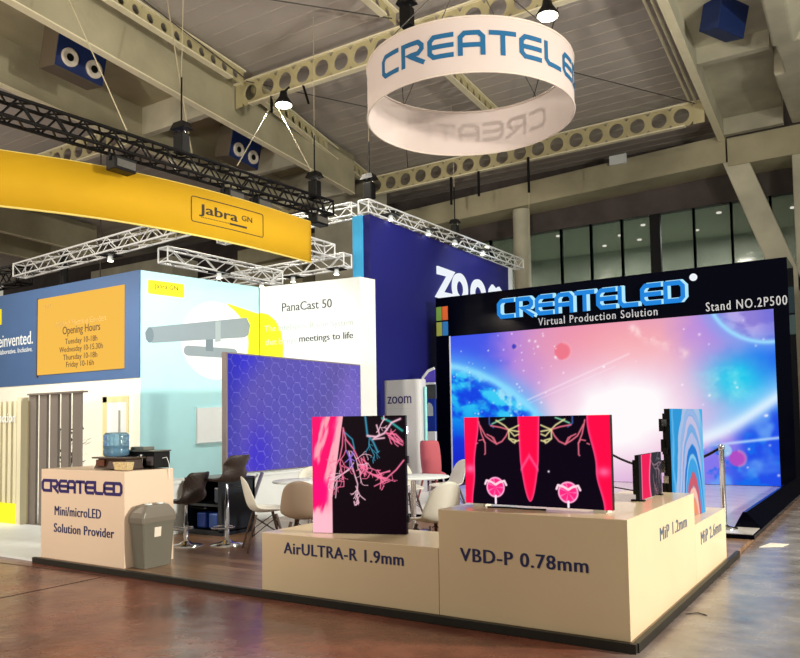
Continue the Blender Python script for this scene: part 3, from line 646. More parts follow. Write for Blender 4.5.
def vbd(X, Y, W, H):
    u, v = X/W, Y/H; c = np.zeros(X.shape+(3,)); c[:] = (10, 2, 18)
    RD = (255, 8, 70); LP = (255, 70, 130)
    def sh(c, inside, edge_d):
        d = np.zeros_like(c); d[:] = RD; d = mixc(d, LP, np.exp(-(edge_d/.012)**2))
        return c*(1-inside[..., None])+d*inside[..., None]
    eL = .105-.06*np.clip((.35-v), 0, 1)*1.1-.03*(v < .5)*np.exp(-((v-.15)/.3)**2); eL = .11-.035*sstep(.95, .45, v)-.02*sstep(.35, 0, v)
    c = sh(c, sstep(eL+.003, eL-.003, u), u-eL)
    eR = .855+.05*sstep(.95, .45, v)+.045*sstep(.4, 0, v)
    c = sh(c, sstep(eR-.003, eR+.003, u), u-eR)
    hw = np.where(v > .5, .065+.012*(v-.5)/.5, .065*np.sqrt(np.clip((v-.05)/.45, 0, 1)))
    dc = np.abs(u-.47); c = sh(c, sstep(hw+.003, hw-.003, dc)*(v > .05), dc-hw)
    arch = np.exp(-((v-.56+dc*2.6)/.03)**2)*(dc < .062); c = mixc(c, (255, 90, 150), arch*.8)
    for x0 in (.04, .955): c = mixc(c, (255, 120, 170), np.exp(-((u-x0)/.04)**2-((v-.4)/.05)**2)*.8*((u < eL) | (u > eR)))
    S = lambda pts, f: [((f-p if f else p)*W, (1-q)*H) for p, q in pts]
    ye, gr, pk, bl = (226, 216, 150), (120, 200, 160), (230, 110, 130), (60, 90, 160)
    L = []
    base = [([(.11, .05), (.13, .2), (.155, .3), (.155, .42), (.15, .43)], pk, .0045), ([(.12, .1), (.16, .22), (.2, .27), (.24, .31), (.28, .28), (.31, .22), (.33, .15)], pk, .0048),
            ([(.17, .2), (.22, .24), (.24, .31), (.2, .22)], pk, .004), ([(.19, 0), (.19, .08), (.22, .12)], bl, .005), ([(.21, .08), (.25, .05), (.3, .02)], gr, .005), ([(.24, .04), (.3, .1), (.33, .15), (.40, .17)], ye, .0048),
            ([(.2, .1), (.27, .12), (.33, .15)], pk, .0045), ([(.33, .15), (.33, .25), (.36, .29), (.40, .27)], ye, .0048), ([(.40, .1), (.36, .13), (.33, .15), (.37, .22), (.40, .2)], ye, .0045), ([(.34, .25), (.38, .27), (.37, .3)], ye, .0045),
            ([(.11, .27), (.14, .26), (.155, .3)], pk, .0035), ([(.1, .3), (.085, .31)], pk, .0035)]
    for p, col, th in base:
        L.append((S(p, 0), col, th)); L.append((S(p, .955), col, th))
    c = veins(c, X, Y, L, 1.35)
    for cx, cy in ((.225, .195), (.725, .17)):
        r = np.hypot((u-cx)*W, (v-cy)*H)
        c = mixc(c, (255, 40, 130), sstep(.078, .072, r)); c = mixc(c, (255, 190, 220), np.exp(-((r-.07)/.006)**2))
        th = np.arctan2((v-cy)*H, (u-cx)*W); c = mixc(c, (255, 150, 200), (np.cos(th*7) > .75)*sstep(.072, .065, r)*.6)
        c = mixc(c, (255, 235, 245), sstep(.011, .006, segd(X, Y, (cx*W, (cy-.1)*H), (cx*W, .015*H))))
        q = [((cx-.075)*W, (cy+.035)*H), ((cx-.065)*W, (cy+.075)*H), ((cx-.03)*W, (cy+.06)*H), (cx*W, (cy+.03)*H), ((cx+.03)*W, (cy+.06)*H), ((cx+.065)*W, (cy+.075)*H), ((cx+.078)*W, (cy+.03)*H)]
        c = mixc(c, (255, 215, 228), sstep(.011, .006, pline(X, Y, q)))
    c = mixc(c, (255, 255, 255), np.exp(-(np.hypot(X-.6*W, Y-.39*H)/.008)**2))
    return c
def mip12(X, Y, W, H):
    u, v = X/W, Y/H; c = np.zeros(X.shape+(3,)); c[:] = (46, 44, 54)
    c = mixc(c, (240, 12, 84), sstep(.5, .48, u+.05*np.sin(v*4))*sstep(.1, .12, u)); c = mixc(c, (255, 130, 160), np.exp(-((u-.49+.05*np.sin(v*4))/.03)**2)); c = mixc(c, (255, 120, 150), np.exp(-((u-.12)/.02)**2))
    L = []; rs = np.random.RandomState(8); branch(.5*W, .9*H, -1.1, .36, 2, (150, 120, 130), rs, L, .006); branch(.6*W, .5*H, -1.3, .3, 2, (160, 110, 120), rs, L, .005); branch(.75*W, .8*H, .3, .2, 2, (110, 110, 120), rs, L, .005)
    return veins(c, X, Y, L)
def marble(X, Y, W, H):
    u, v = X/W, Y/H; c = np.zeros(X.shape+(3,)); c[:] = (40, 150, 214)
    n = fbm(u*2, v*2, 2, 2)*.12
    d = np.hypot((u-.62-n*.3)/.42, (v+.25)/1.12)+n
    for lo, hi, col in ((.0, .22, (120, 110, 120)), (.22, .30, (236, 190, 170)), (.3, .42, (244, 150, 110)), (.42, .52, (250, 196, 176)), (.52, .63, (206, 92, 110)), (.63, .74, (60, 160, 226)), (.74, .78, (140, 200, 236)), (.78, .86, (30, 120, 210)), (.86, .97, (178, 186, 226)), (.97, 1.03, (120, 170, 226)), (1.03, 1.12, (196, 190, 222)), (1.12, 1.2, (150, 180, 228)), (1.2, 1.34, (168, 190, 226))):
        c = mixc(c, col, sstep(lo-.015, lo+.015, d)*sstep(hi+.015, hi-.015, d))
    c = mixc(c, (110, 190, 240), np.exp(-((u-.12+n)/.03)**2)*.8); c = mixc(c, (70, 190, 238), np.exp(-((u-.93-n*.4)/.05)**2)*.7)
    return c
def panel(name, fr, W, H, nx, ny, fn, depth, loc, label, cat='LED panel', s=1.0, latches=4, bulge=.012):
    o = thing(name, loc, label, cat)
    bd = MB().prism([(0, 0), (W, 0), (W, H), (0, H)], fr, -.004, -depth).build('cabinet', M['blackm'], o)
    picture('screen', fr, W, H, nx, ny, fn, screen_mat(name+'_face', s), o)
    f2 = lambda u, v, d: fr(u, v, -d)
    b = MB(); b.prism([(.04, .04), (W-.04, .04), (W-.04, H-.04), (.04, H-.04)], fr, -depth, -depth-.03); b.build('rear_frame', M['darkmetal'], o)
    for k in range(latches):
        z = H*(k+.5)/latches
        for u in ((-bulge, W) if bulge else ()): MB().prism([(u, z-.03), (u+bulge, z-.03), (u+bulge, z+.03), (u, z+.03)], fr, -depth*.5, -depth-.02).build('latch', M['chrome'] if k % 2 else M['darkmetal'], bd)
    return o
# single panel on the low podium (slightly turned)
a = R(18.8); ux, uy = math.cos(a), math.sin(a)
fr = frame((-4.095, 4.958, .542), (ux, uy, 0), (0, 0, 1), (uy, -ux, 0))
o = panel('led_panel', fr, .81, .97, 200, 230, air, .06, (-3.7, 5.1, .538), 'square LED panel with pink drape and branching veins on the low podium', latches=4)
a = R(-2.2); ux, uy = math.cos(a), math.sin(a)
fr = frame((-2.715, 5.098, .838), (ux, uy, 0), (0, 0, 1), (uy, -ux, 0))
o = panel('led_panel', fr, 1.135, .645, 300, 170, vbd, .045, (-2.15, 5.09, .817), 'wide LED panel with red columns and two round figures on the corner podium', latches=1, bulge=0)
for u in (.06, 1.0): MB().prism([(u, -.021), (u+.09, -.021), (u+.09, 0), (u, 0)], fr, .0, -.12).build('foot', M['whitep'], o)
MB().tube([(-2.5, 5.03, .823), (-2.36, 5.06, .823), (-2.2, 5.03, .823), (-2.05, 5.045, .823)], .006).build('cable', M['blk_plastic'], o)
o = panel('led_panel', side(-1.62, 5.86, .828), .68, .345, 140, 80, mip12, .03, (-1.65, 6.2, .817), 'small pink and charcoal LED panel on the side of the corner podium', latches=1, bulge=0)
for y in (5.90, 6.44): MB().box((-1.70, y, .817), (-1.6, y+.05, .829)).build('foot', M['darkmetal'], o)
MB().tube([(-1.68, 5.9, .90), (-1.84, 5.84, .93), (-1.97, 5.78, .86), (-1.98, 5.70, .824), (-1.93, 5.66, .823)], .005).build('cable', M['blk_plastic'], o)
a = R(84.5); ux, uy = math.cos(a), math.sin(a)
fr = frame((-1.595, 6.79, .552), (ux, uy, 0), (0, 0, 1), (uy, -ux, 0))
o = panel('led_panel', fr, .92, .985, 130, 180, marble, .05, (-1.56, 7.2, .55), 'tall LED panel with blue and orange marbled rings on the rear podium', latches=4)
for k, z in enumerate((.62, .78, .98, 1.16, 1.34)): MB().box((-1.69+.012*(k % 2), 6.785, z), (-1.645, 6.86, z+.11)).build('side_module', M['blackm'] if k != 2 else M['chrome'], o)

# ================================================================= BELT POSTS AND PODIUM CABLES
def post(x, y, label):
    z0 = T+.056 if y > 9.45 else T
    o = thing('belt_post', (x, y, z0), label, 'barrier post', 'chrome belt barrier posts')
    MB().lathe((x, y, z0), [(.15, 0), (.15, .012), (.06, .03), (.03, .05)], 24).build('base', M['chrome'], o)
    MB().lathe((x, y, z0), [(.032, .03), (.032, .95), (.036, .95), (.036, 1.0), (.02, 1.01)], 16).build('pole', M['chrome'], o)
    return o
post(-1.72, 9.85, 'chrome barrier post standing at the stage corner beside the black kerb')
post(-3.6, 10.9, 'chrome barrier post behind the wide anatomy screen')
def sag(p, q, s, n=10):
    p, q = Vector(p), Vector(q); return [p.lerp(q, i/n)-Vector((0, 0, s*4*(i/n)*(1-i/n))) for i in range(n+1)]
b = MB().tube(sag((-3.6, 10.9, 1.08), (-1.74, 9.85, 1.08), .28, 14), .017, 8)
tag(b.build('barrier_rope', M['blk_plastic']), 'dark sagging barrier rope between the chrome posts in front of the giant screen', 'rope')

# ================================================================= RECEPTION COUNTER
o = thing('reception_counter', (-7.05, 5.1, T), 'white reception counter with purple-blue lettering at the left platform corner', 'counter')
pb = MB().box((-7.785, 4.81, T), (-6.37, 5.42, 1.01)).build('counter_body', M['counter'], o, bevel=.004)
b = wordmark(MB(), front(-7.77, 4.81, .765), 1.37, .14, 0, .006, t=.23, gap=.02); b.build('lettering', M['inkp'], pb)
text('lettering', 'Mini/microLED', front(-7.53, 4.81, .525), .79, .098, M['ink'], pb, .002, .001, .03, 1.08)
text('lettering', 'Solution Provider', front(-7.54, 4.81, .345), 1.01, .095, M['ink'], pb, .002, .001, .03, 1.08, True)
# water bottle upside down, tea box, tissue, coffee machine
o = thing('water_bottle', (-6.9, 5.1, 1.14), 'clear blue water cooler bottle standing upside down on the dark dispenser', 'water bottle')
MB().lathe((-6.82, 5.045, 1.145), [(.02, 0), (.115, .004), (.13, .02), (.13, .07), (.125, .08), (.13, .09), (.13, .16), (.125, .17), (.13, .18), (.13, .225), (.105, .25), (.02, .252)], 28).build('bottle_shell', M['water'], o)
MB().lathe((-6.82, 5.045, 1.15), [(.05, 0), (.12, .008), (.12, .11), (.02, .112)], 24).build('water', mat('water', (120, 180, 214), .05, trans=.6), o)
o = thing('tea_cabinet', (-6.75, 5.03, 1.02), 'dark wooden drinks stand with flared top under the water bottle', 'drinks stand')
b = MB().hexa([(-7.04, 4.93, 1.02), (-6.52, 4.93, 1.02), (-6.52, 5.16, 1.02), (-7.04, 5.16, 1.02)], [(-7.0, 4.96, 1.125), (-6.55, 4.96, 1.125), (-6.55, 5.15, 1.125), (-7.0, 5.15, 1.125)])
b.build('stand_body', M['wood'], o, bevel=.006)
b = MB().box((-7.06, 4.92, 1.125), (-6.5, 5.175, 1.142)); b.build('stand_top', mat('dark_top', (70, 56, 46), .3), o, bevel=.004)
b = MB(); b.box((-6.98, 4.918, 1.05), (-6.85, 4.935, 1.115)); b.build('drawer', mat('brown_drawer', (92, 52, 34), .4), o)
b = MB(); b.hexa([(-6.56, 4.835, 1.021), (-6.37, 4.835, 1.021), (-6.37, 4.905, 1.021), (-6.56, 4.905, 1.021)], [(-6.58, 4.825, 1.10), (-6.35+.005, 4.825, 1.10), (-6.355, 4.915, 1.10), (-6.58, 4.915, 1.10)])
o = b.build('tissue_box', M['tissue'], bevel=.004); tag(o, 'small patterned cream paper cup box at the counter front edge', 'box')
o = thing('coffee_machine', (-6.6, 5.32, 1.02), 'black coffee machine at the rear right of the white counter', 'coffee machine')
MB().box((-6.94, 5.2, 1.021), (-6.40, 5.40, 1.19)).build('machine_body', M['blk_plastic'], o, bevel=.008)
MB().box((-6.95, 5.18, 1.19), (-6.39, 5.41, 1.205)).build('top_plate', mat('machine_top', (90, 92, 88), .3), o, bevel=.004)
MB().box((-6.82, 5.22, 1.205), (-6.60, 5.36, 1.24)).build('drip_tray', mat('tray', (130, 130, 122), .3, metal=.5), o, bevel=.006)
MB().lathe((-6.62, 5.215, 1.03), [(.03, 0), (.035, .13)], 14).build('spout', M['chrome'], o)
MB().box((-6.52, 5.19, 1.05), (-6.42, 5.2, 1.14)).build('control_panel', mat('panel_grey', (86, 80, 84), .3), o)
MB().tube([(-6.40, 5.3, 1.12), (-6.36, 5.32, 1.13), (-6.345, 5.34, 1.06), (-6.348, 5.35, .9)], .004).build('power_cord', M['white'], o)

# swing bin
def rrect(x0, x1, y0, y1, r, n=4):
    P = []
    for cx, cy, a0 in ((x1-r, y1-r, 0), (x0+r, y1-r, 90), (x0+r, y0+r, 180), (x1-r, y0+r, 270)):
        for k in range(n+1): t = R(a0+90*k/n); P.append((cx+r*math.cos(t), cy+r*math.sin(t)))
    return P
def loft(rings):
    b = MB(); n = len(rings[0]); vs = [p for r_ in rings for p in r_]
    b.add(vs, [(i*n+k, i*n+(k+1) % n, (i+1)*n+(k+1) % n, (i+1)*n+k) for i in range(len(rings)-1) for k in range(n)])
    b.add(rings[0], [tuple(range(n))[::-1]]); b.add(rings[-1], [tuple(range(n))]); return b
o = thing('swing_bin', (-6.2, 5.08, T), 'grey plastic swing-lid waste bin standing against the counter side', 'bin', rz=0)
cx, cy = -6.248, 5.05
ring = lambda sx, sy, z, r: [(cx+x, cy+y, z) for x, y in rrect(-sx, sx, -sy, sy, r)]
loft([ring(.09, .165, T+.003, .02), ring(.108, .195, .47, .022), ring(.112, .20, .52, .022)]).build('bin_body', M['binl'], o)
lid = loft([ring(.116, .208, .505, .022), ring(.117, .21, .555, .022), ring(.11, .195, .605, .03), ring(.085, .15, .665, .03), ring(.055, .11, .68, .02)]).build('lid', M['bind'], o, bevel=.006)
MB().lathe((-6.21, 4.97, .675), [(.035, 0), (.035, .012), (.01, .014)], 14).build('button', M['white'], lid)
MB().lathe((-6.21, 5.11, .675), [(.035, 0), (.035, .012), (.01, .014)], 14).build('button', M['white'], lid)
b = MB(); b.add([(-6.146, 4.99, .36), (-6.146, 5.07, .36), (-6.138, 5.07, .455), (-6.138, 4.99, .455)], [(0, 1, 2, 3)]); b.build('label_sticker', M['paper'], o, solid=.003)

# ================================================================= SEATING
def make_shell(name, loc, label, group, mt, s=1.0, rz=0):
    o = thing(name, loc, label, 'chair', group, rz)
    prof = [(-.01, .235, .42, .17), (.04, .24, .405, .2), (.12, .23, .40, .225), (.2, .12, .395, .235)]
    # (y forward, z) centre line with half width, edge rise and edge forward
    cl = [(.24, .435, .19, .0, 0), (.20, .445, .215, .015, 0), (.08, .425, .23, .045, 0), (-.06, .415, .235, .06, 0), (-.15, .43, .235, .06, .02), (-.20, .48, .235, .05, .06), (-.225, .56, .225, .02, .07), (-.245, .65, .21, .0, .06), (-.265, .74, .18, .0, .045), (-.275, .80, .14, -.015, .03), (-.278, .825, .09, -.02, .02)]
    n = 9; vs = []
    for (y, z, wd, rise, fwd) in cl:
        for k in range(n):
            t = -1+2*k/(n-1); e = abs(t)**2.4
            vs.append((wd*t*s, (y+fwd*e)*s, (z+rise*e)*s))
    fs = [(i*n+k, i*n+k+1, (i+1)*n+k+1, (i+1)*n+k) for i in range(len(cl)-1) for k in range(n-1)]
    MB().add(vs, fs, True).build('seat_shell', mt, o, local=True, solid=.014, subd=1)
    for sx, sy in ((1, 1), (-1, 1), (1, -1), (-1, -1)):
        MB().tube([(sx*.12*s, (-.02+sy*.11)*s, .40*s), (sx*.22*s, (-.02+sy*.22)*s, 0)], [.017, .011], 8).build('leg', M['wood'], o, local=True)
    b = MB()
    P = lambda sx, sy, t: (sx*(.12+.1*t)*s, (-.02+sy*(.11+.11*t))*s, (.40*(1-t))*s)
    for q in ((1, 1, 1, -1), (-1, 1, -1, -1), (1, 1, -1, 1), (1, -1, -1, -1)):
        b.tube([P(q[0], q[1], .08), P(q[2], q[3], .6)], .005, 6); b.tube([P(q[2], q[3], .08), P(q[0], q[1], .6)], .005, 6)
    b.build('wire_brace', M['darkmetal'], o, local=True)
    return o
def face(x, y): return math.atan2(-x, y)      # +Y of the chair turned to direction (x, y)
grp = 'white shell chairs around the tables'
c0 = make_shell('shell_chair', (-5.93, 6.36, T), 'white moulded shell chair seen side-on between stools and low podium', None, M['whitep'], rz=face(.62, .78))
c1 = copy_tree(c0); c1.location = (-6.42, 7.75, T); c1.rotation_euler.z = face(.5, -.7); c1['label'] = 'white shell chair beyond the round table, only its back showing'
c2 = copy_tree(c0); c2.location = (-3.80, 6.42, T); c2.rotation_euler.z = face(-.93, .35); c2['label'] = 'cream shell chair between the low podium panel and the corner podium'
c3 = copy_tree(c0); c3.location = (-5.95, 9.30, T); c3.rotation_euler.z = face(.8, -.5); c3['label'] = 'white shell chair with crossed legs right behind the single LED panel'
c4 = copy_tree(c0); c4.location = (-5.60, 9.95, T); c4.rotation_euler.z = face(-.55, -.8); c4['label'] = 'white shell chair farther back, its curved top rising above the cream chair'
c5 = make_shell('shell_chair', (-5.12, 6.08, T), 'shell chair with shadow-side brown put into its colour, back to the viewer, left of the pink panel', None, M['whitep_shaded'], rz=face(-.45, .9))
def round_table(x, y, label):
    o = thing('round_table', (x, y, T), label, 'table')
    MB().lathe((x, y, .745), [(.02, 0), (.46, 0), (.47, .01), (.46, .02), (.02, .021)], 36).build('tabletop', M['white'], o)
    MB().lathe((x, y, T), [(.035, .02), (.035, .688)], 16).build('column', M['chrome'], o)
    MB().lathe((x, y, T), [(.24, 0), (.24, .012), (.05, .03)], 28).build('base', M['chrome'], o)
round_table(-5.98, 7.2, 'white round table in front of the purple hexagon screen')
round_table(-5.15, 8.25, 'white round table partly hidden behind the single LED panel')
def stool(x, y, hz, rz, label, bh):
    o = thing('bar_stool', (x, y, T), label, 'bar stool', None, rz)
    MB().lathe((0, 0, 0), [(.19, 0), (.19, .008), (.08, .03), (.035, .06)], 28).build('base', M['chrome'], o, local=True)
    MB().lathe((0, 0, 0), [(.026, .04), (.026, hz-.22), (.017, hz-.22), (.017, hz-.03)], 14).build('column', M['chrome'], o, local=True)
    b = MB(); n = 20; b.tube([(.14*math.cos(2*math.pi*k/n), .06+.12*math.sin(2*math.pi*k/n), .2) for k in range(n+1)], .009, 6); b.tube([(0, 0, .2), (0, -.06, .2)], .01, 6); b.build('footrest', M['chrome'], o, local=True)
    cl = [(.22, .01, .19, .0, 0), (.16, .02, .22, .015, 0), (.0, .0, .235, .03, 0), (-.12, .0, .235, .05, .02), (-.17, .05, .22, .06, .05), (-.20, .12, .18, .06, .1), (-.22, .19, .19, .03, .12), (-.24, bh-.08, .2, .0, .1), (-.25, bh-.02, .19, .0, .07), (-.25, bh, .15, 0, .06)]
    m_ = 9; vs = [(wd*t, y_+f*abs(t)**2, hz+z_+r_*abs(t)**2) for (y_, z_, wd, r_, f) in cl for t in [-1+2*k/(m_-1) for k in range(m_)]]
    fs = [(i*m_+k, i*m_+k+1, (i+1)*m_+k+1, (i+1)*m_+k) for i in range(len(cl)-1) for k in range(m_-1)]
    MB().add(vs, fs, True).build('seat_shell', M['leather'], o, local=True, solid=.035, subd=1)
    b = MB(); b.tube([(0.02, 0, hz-.04), (.1, -.08, hz-.07), (.2, -.12, hz-.09)], .006, 6); b.build('lift_lever', M['darkmetal'], o, local=True)
stool(-6.93, 6.08, .50, face(-1, -.16), 'lower brown winged bar stool next to the counter', .36)
stool(-6.56, 6.37, .74, face(-1, -.1), 'taller brown winged bar stool on chrome column, right of the lower one', .31)
# dark cabinet and low wall
o = thing('drinks_fridge', (-7.45, 7.1, T), 'dark low cabinet with blue crate glow behind the bar stools', 'cabinet')
b = MB(); b.box((-7.78, 6.8, T), (-7.10, 7.4, .12)); b.box((-7.78, 6.8, .74), (-7.10, 7.4, .78)); b.box((-7.78, 6.8, .1), (-7.72, 7.4, .75)); b.box((-7.16, 6.8, .1), (-7.10, 7.4, .75)); b.box((-7.78, 7.36, .1), (-7.1, 7.4, .75)); b.box((-7.75, 6.82, .42), (-7.12, 7.4, .45))
b.build('cabinet_body', mat('cabinet_black', (16, 24, 34), .3), o)
for x, z, c in ((-7.62, .13, (30, 70, 170)), (-7.4, .13, (40, 90, 190)), (-7.3, .46, (60, 70, 90))):
    tag(MB().box((x, 6.86, z+.001), (x+.17, 7.1, z+.2)).build('storage_pack', mat('pack_blue', c, .3), bevel=.02), {-7.62: 'left blue pack inside the dark cabinet', -7.4: 'right blue pack inside the dark cabinet', -7.3: 'grey pack on the upper shelf of the dark cabinet'}[x], 'pack')
o = thing('low_partition', (-7.87, 9, 0), 'low white partition wall under the purple hexagon screen', 'partition')
MB().box((-7.92, 6.3, 0), (-7.83, 11.4, .70)).build('partition_body', M['white'], o)
MB().box((-7.95, 6.3, .70), (-7.81, 11.4, .735)).build('cap', M['white'], o, bevel=.004)
# hexagon screen
def hexes(X, Y, W, H):
    u, v = X/W, Y/H; n = fbm(u*1.6, v, 1.6, 11)
    c = np.zeros(X.shape+(3,)); c[:] = (100, 90, 184)
    c = mixc(c, (52, 48, 226), sstep(.34, .02, u+.5*(1-v))); c = mixc(c, (66, 50, 214), np.exp(-((u-.2)/.1)**2-((v-.12)/.28)**2)*.9); c = mixc(c, (148, 120, 214), np.exp(-((u-.85)/.2)**2)*.8)
    c = mixc(c, (98, 88, 156), np.exp(-((u-.5-.3*v)/.13)**2)*.75); c = mixc(c, (58, 58, 170), sstep(.12, 0, u)*.6)
    c = mixc(c, (88, 88, 190), (n-.4)*1.2*(n > .4))
    s = .19; q = np.array([1, math.sqrt(3)])
    def cell(ox, oy):
        x = (X/s+ox) % math.sqrt(3)-math.sqrt(3)/2; y = (Y/s+oy) % 1-.5; return x, y
    x1, y1 = cell(0, 0); x2, y2 = cell(math.sqrt(3)/2, .5)
    d1 = x1**2+y1**2; d2 = x2**2+y2**2; x = np.where(d1 < d2, x1, x2); y = np.where(d1 < d2, y1, y2)
    hd_ = np.maximum(np.abs(y), np.abs(x)*math.sqrt(3)/2+np.abs(y)/2)
    ln = sstep(.445, .49, hd_); lit = ((x < 0) | (y > .15))
    c = mixc(c, (170, 160, 246), ln*.55*lit*(.5+n)); c = mixc(c, (40, 34, 150), ln*.5*(~lit))
    return c
o = thing('hexagon_screen', (-7.84, 9.2, .76), 'wide purple blue LED screen with hexagon pattern along the left side of the stand', 'LED screen')
MB().box((-7.88, 7.56, .76), (-7.805, 10.80, 2.49)).build('screen_case', mat('case_alu', (150, 140, 140), .4, metal=.5), o)
picture('screen', side(-7.80, 7.60, .78), 3.18, 1.69, 260, 150, hexes, screen_mat('hexagon_face', .95), o)
# A-frame stand in front of it
o = thing('trestle_leg', (-7.55, 7.9, T), 'grey splayed metal leg stand on castors under the hexagon screen', 'stand')
for x0, y0, x1, y1 in ((-7.62, 7.75, -7.72, 8.2), (-7.5, 7.7, -7.7, 7.45)):
    MB().bar((x1, y1, .755), (x0, y0, T+.05), .045, .03).build('leg', mat('leg_grey', (140, 138, 136), .4, metal=.5), o)
    MB().lathe((x0-.02, y0, T+.028), [(.028, 0), (.028, .035)], 14, 'x').build('castor', M['blk_plastic'], o)
# pink chair far
o = thing('velvet_chair', (-6.53, 11.1, T), 'tall pink velvet chair with thin legs near the white kiosk', 'chair')
cx, cy = -6.53, 11.1
b = MB(); vs = []; 
for (z, wd, dy) in ((.55, .15, .0), (.68, .175, -.02), (.9, .18, -.05), (1.09, .165, -.07), (1.15, .13, -.07)):
    for k in range(9): t = -1+k/4; vs.append((cx+wd*t, cy-.2+dy+.22*abs(t)**2.5, z))
b.add(vs, [(i*9+k, i*9+k+1, (i+1)*9+k+1, (i+1)*9+k) for i in range(4) for k in range(8)], True); b.build('backrest', M['pink'], o, solid=.06, subd=1)
MB().lathe((cx, cy, .50), [(.05, 0), (.21, .02), (.22, .08), (.16, .11)], 24).build('seat', M['pink'], o)
for sx, sy in ((1, 1), (-1, 1), (1, -1), (-1, -1)): MB().tube([(cx+sx*.12, cy+sy*.12, .52), (cx+sx*.21, cy+sy*.21, T)], [.02, .012], 8).build('leg', mat('leg_red', (120, 44, 46), .5) if sy < 0 else M['chrome'], o)

# ================================================================= WHITE AND BLUE EXHIBITION WALL (left)
o = thing('exhibition_wall', (-13.5, 8.6, 0), 'white exhibition wall with slate blue fascia, orange timetable and a closed door at far left', 'exhibition wall')
MB().box((-18.5, 8.54, 0), (-10.9, 8.72, 2.31)).build('lower_wall', M['cream'], o)
fa = MB().box((-18.5, 8.52, 2.31), (-10.9, 8.72, 4.2)).build('blue_fascia', M['bluewall'], o)
MB().box((-13.93, 8.495, 2.49), (-11.30, 8.519, 3.98)).build('timetable_panel', M['orange'], fa)  # opening-hours sign panel, its brightness put into a glowing colour
MB().box((-13.97, 8.50, 2.45), (-13.93, 8.52, 4.0)).build('panel_edge', M['wood'], fa)
F = lambda x, z: front(x, 8.494, z)
text('lettering', 'Hybrid Meeting Garden', F(-13.3, 3.385), 1.5, .11, mat('pale_orange_print', (196, 156, 84), .6), fa, .003, 0)
text('lettering', 'Opening Hours', F(-13.1, 3.225), 1.14, .15, M['orangetext'], fa, .003, 0, .005)
for s_, x, z, wd in (('Tuesday 10-18h', -13.02, 3.035, .98), ('Wednesday 10-15.30h', -13.2, 2.885, 1.32), ('Thursday 10-18h', -13.08, 2.735, 1.04), ('Friday 10-16h', -12.98, 2.595, .84)):
    text('lettering', s_, F(x, z), wd, .105, M['orangetext'], fa, .003, 0)
text('lettering', 'GN', F(-13.7, 3.78), .2, .07, mat('pale_orange_print', (190, 150, 80), .6), fa, .003, 0)
text('lettering', 'reinvented.', front(-15.47, 8.52, 3.13), 1.34, .26, M['white'], fa, .003, 0, .01)
text('lettering', 'Collaborative. Inclusive.', front(-15.52, 8.52, 2.98), 1.38, .10, M['white'], fa, .003, 0)
MB().box((-16.3, 8.50, 3.6), (-15.26, 8.52, 3.92)).build('yellow_tag', M['yellowb'], fa)
b = MB(); b.box((-11.92, 8.525, 0), (-11.80, 8.545, 2.0)); b.box((-11.92, 8.525, 1.9), (-11.25, 8.545, 2.0)); b.box((-11.25, 8.525, 0), (-11.2, 8.545, 2.0)); dr = b.build('door_frame', mat('cream_frame', (226, 214, 160), .5), o)
MB().box((-11.80, 8.53, 0), (-11.25, 8.545, 1.9)).build('door_leaf', M['white'], dr)
MB().box((-11.46, 8.515, 1.1), (-11.42, 8.53, 1.75)).build('door_handle', mat('handle_grey', (150, 148, 140), .4), dr)
# cyan wall with picture
LB = Vector((-10.9, 8.546, 0)); LBd = (Vector((-10.44, 11.02, 0))-LB).normalized(); LBn = Vector((LBd.y, -LBd.x, 0))
frL = lambda u, v, d=0: LB+LBd*u+Vector((0, 0, v))+LBn*d
o = thing('print_wall', (-10.7, 9.8, 0), 'pale cyan exhibition wall with a large grey video bar picture on white disc', 'exhibition wall')
MB().prism([(0, .52), (2.515, .52), (2.515, 4.2), (0, 4.2)], frL, 0, -.12).build('wall_board', M['cyanwall'], o)
MB().prism([(0, 0), (2.515, 0), (2.515, .52), (0, .52)], frL, .01, -.12).build('plinth', M['white'], o)
yt = MB().prism(rrect(.137, .848, 3.80, 4.05, .03), frL, 0, .006).build('yellow_tag', M['yellowb'], o)
text('lettering', 'Jabra GN', lambda u, v, d: frL(.26+u, 3.92+v, .006+d), .46, .08, M['orangetext'], yt, .002, .001)
def disc(cx, cy, rx, ry, n=40, a0=0, a1=360): return [(cx+rx*math.cos(R(a0+(a1-a0)*k/n)), cy+ry*math.sin(R(a0+(a1-a0)*k/n))) for k in range(n if a1-a0 == 360 else n+1)]
MB().prism(disc(1.52, 3.06, .74, .74), frL, 0, .003).build('white_disc', M['white'], o)
b = MB().prism([(1.75, 3.80), (2.515, 3.66), (2.515, 2.3), (2.2, 2.3), (2.26, 2.7), (2.22, 3.2), (2.05, 3.55)], frL, 0, .0025); b.build('yellow_shape', M['yellowb'], o)
g1 = mat('print_grey', (128, 142, 150), .6); g2 = mat('print_grey_light', (150, 164, 170), .6); g3 = mat('print_grey_dark', (104, 120, 130), .6)
MB().prism([(.14, 3.20), (2.22, 3.56), (2.30, 3.42), (2.26, 3.22), (2.16, 3.165), (.22, 2.93), (.1, 2.98), (.08, 3.1)], frL, .003, .007).build('video_bar', g1, o)
MB().prism(disc(.17, 3.065, .075, .135), frL, .007, .009).build('video_bar_end', g3, o)
MB().prism([(1.3, 3.2), (1.46, 3.2), (1.46, 2.85), (1.3, 2.85)], frL, .0035, .006).build('video_bar_neck', g3, o)
MB().prism(rrect(.84, 2.0, 2.74, 2.93, .09), frL, .0035, .0055).build('video_bar_base', g1, o)
MB().prism([(1.5, 3.42), (1.62, 3.44), (1.62, 3.05), (1.5, 3.03)], frL, .007, .012).build('video_bar_camera', g2, o)
wb = MB().prism([(1.10, 1.14), (1.95, 1.17), (1.95, 1.82), (1.10, 1.78)], frL, .002, .03).build('whiteboard', M['white'], o)
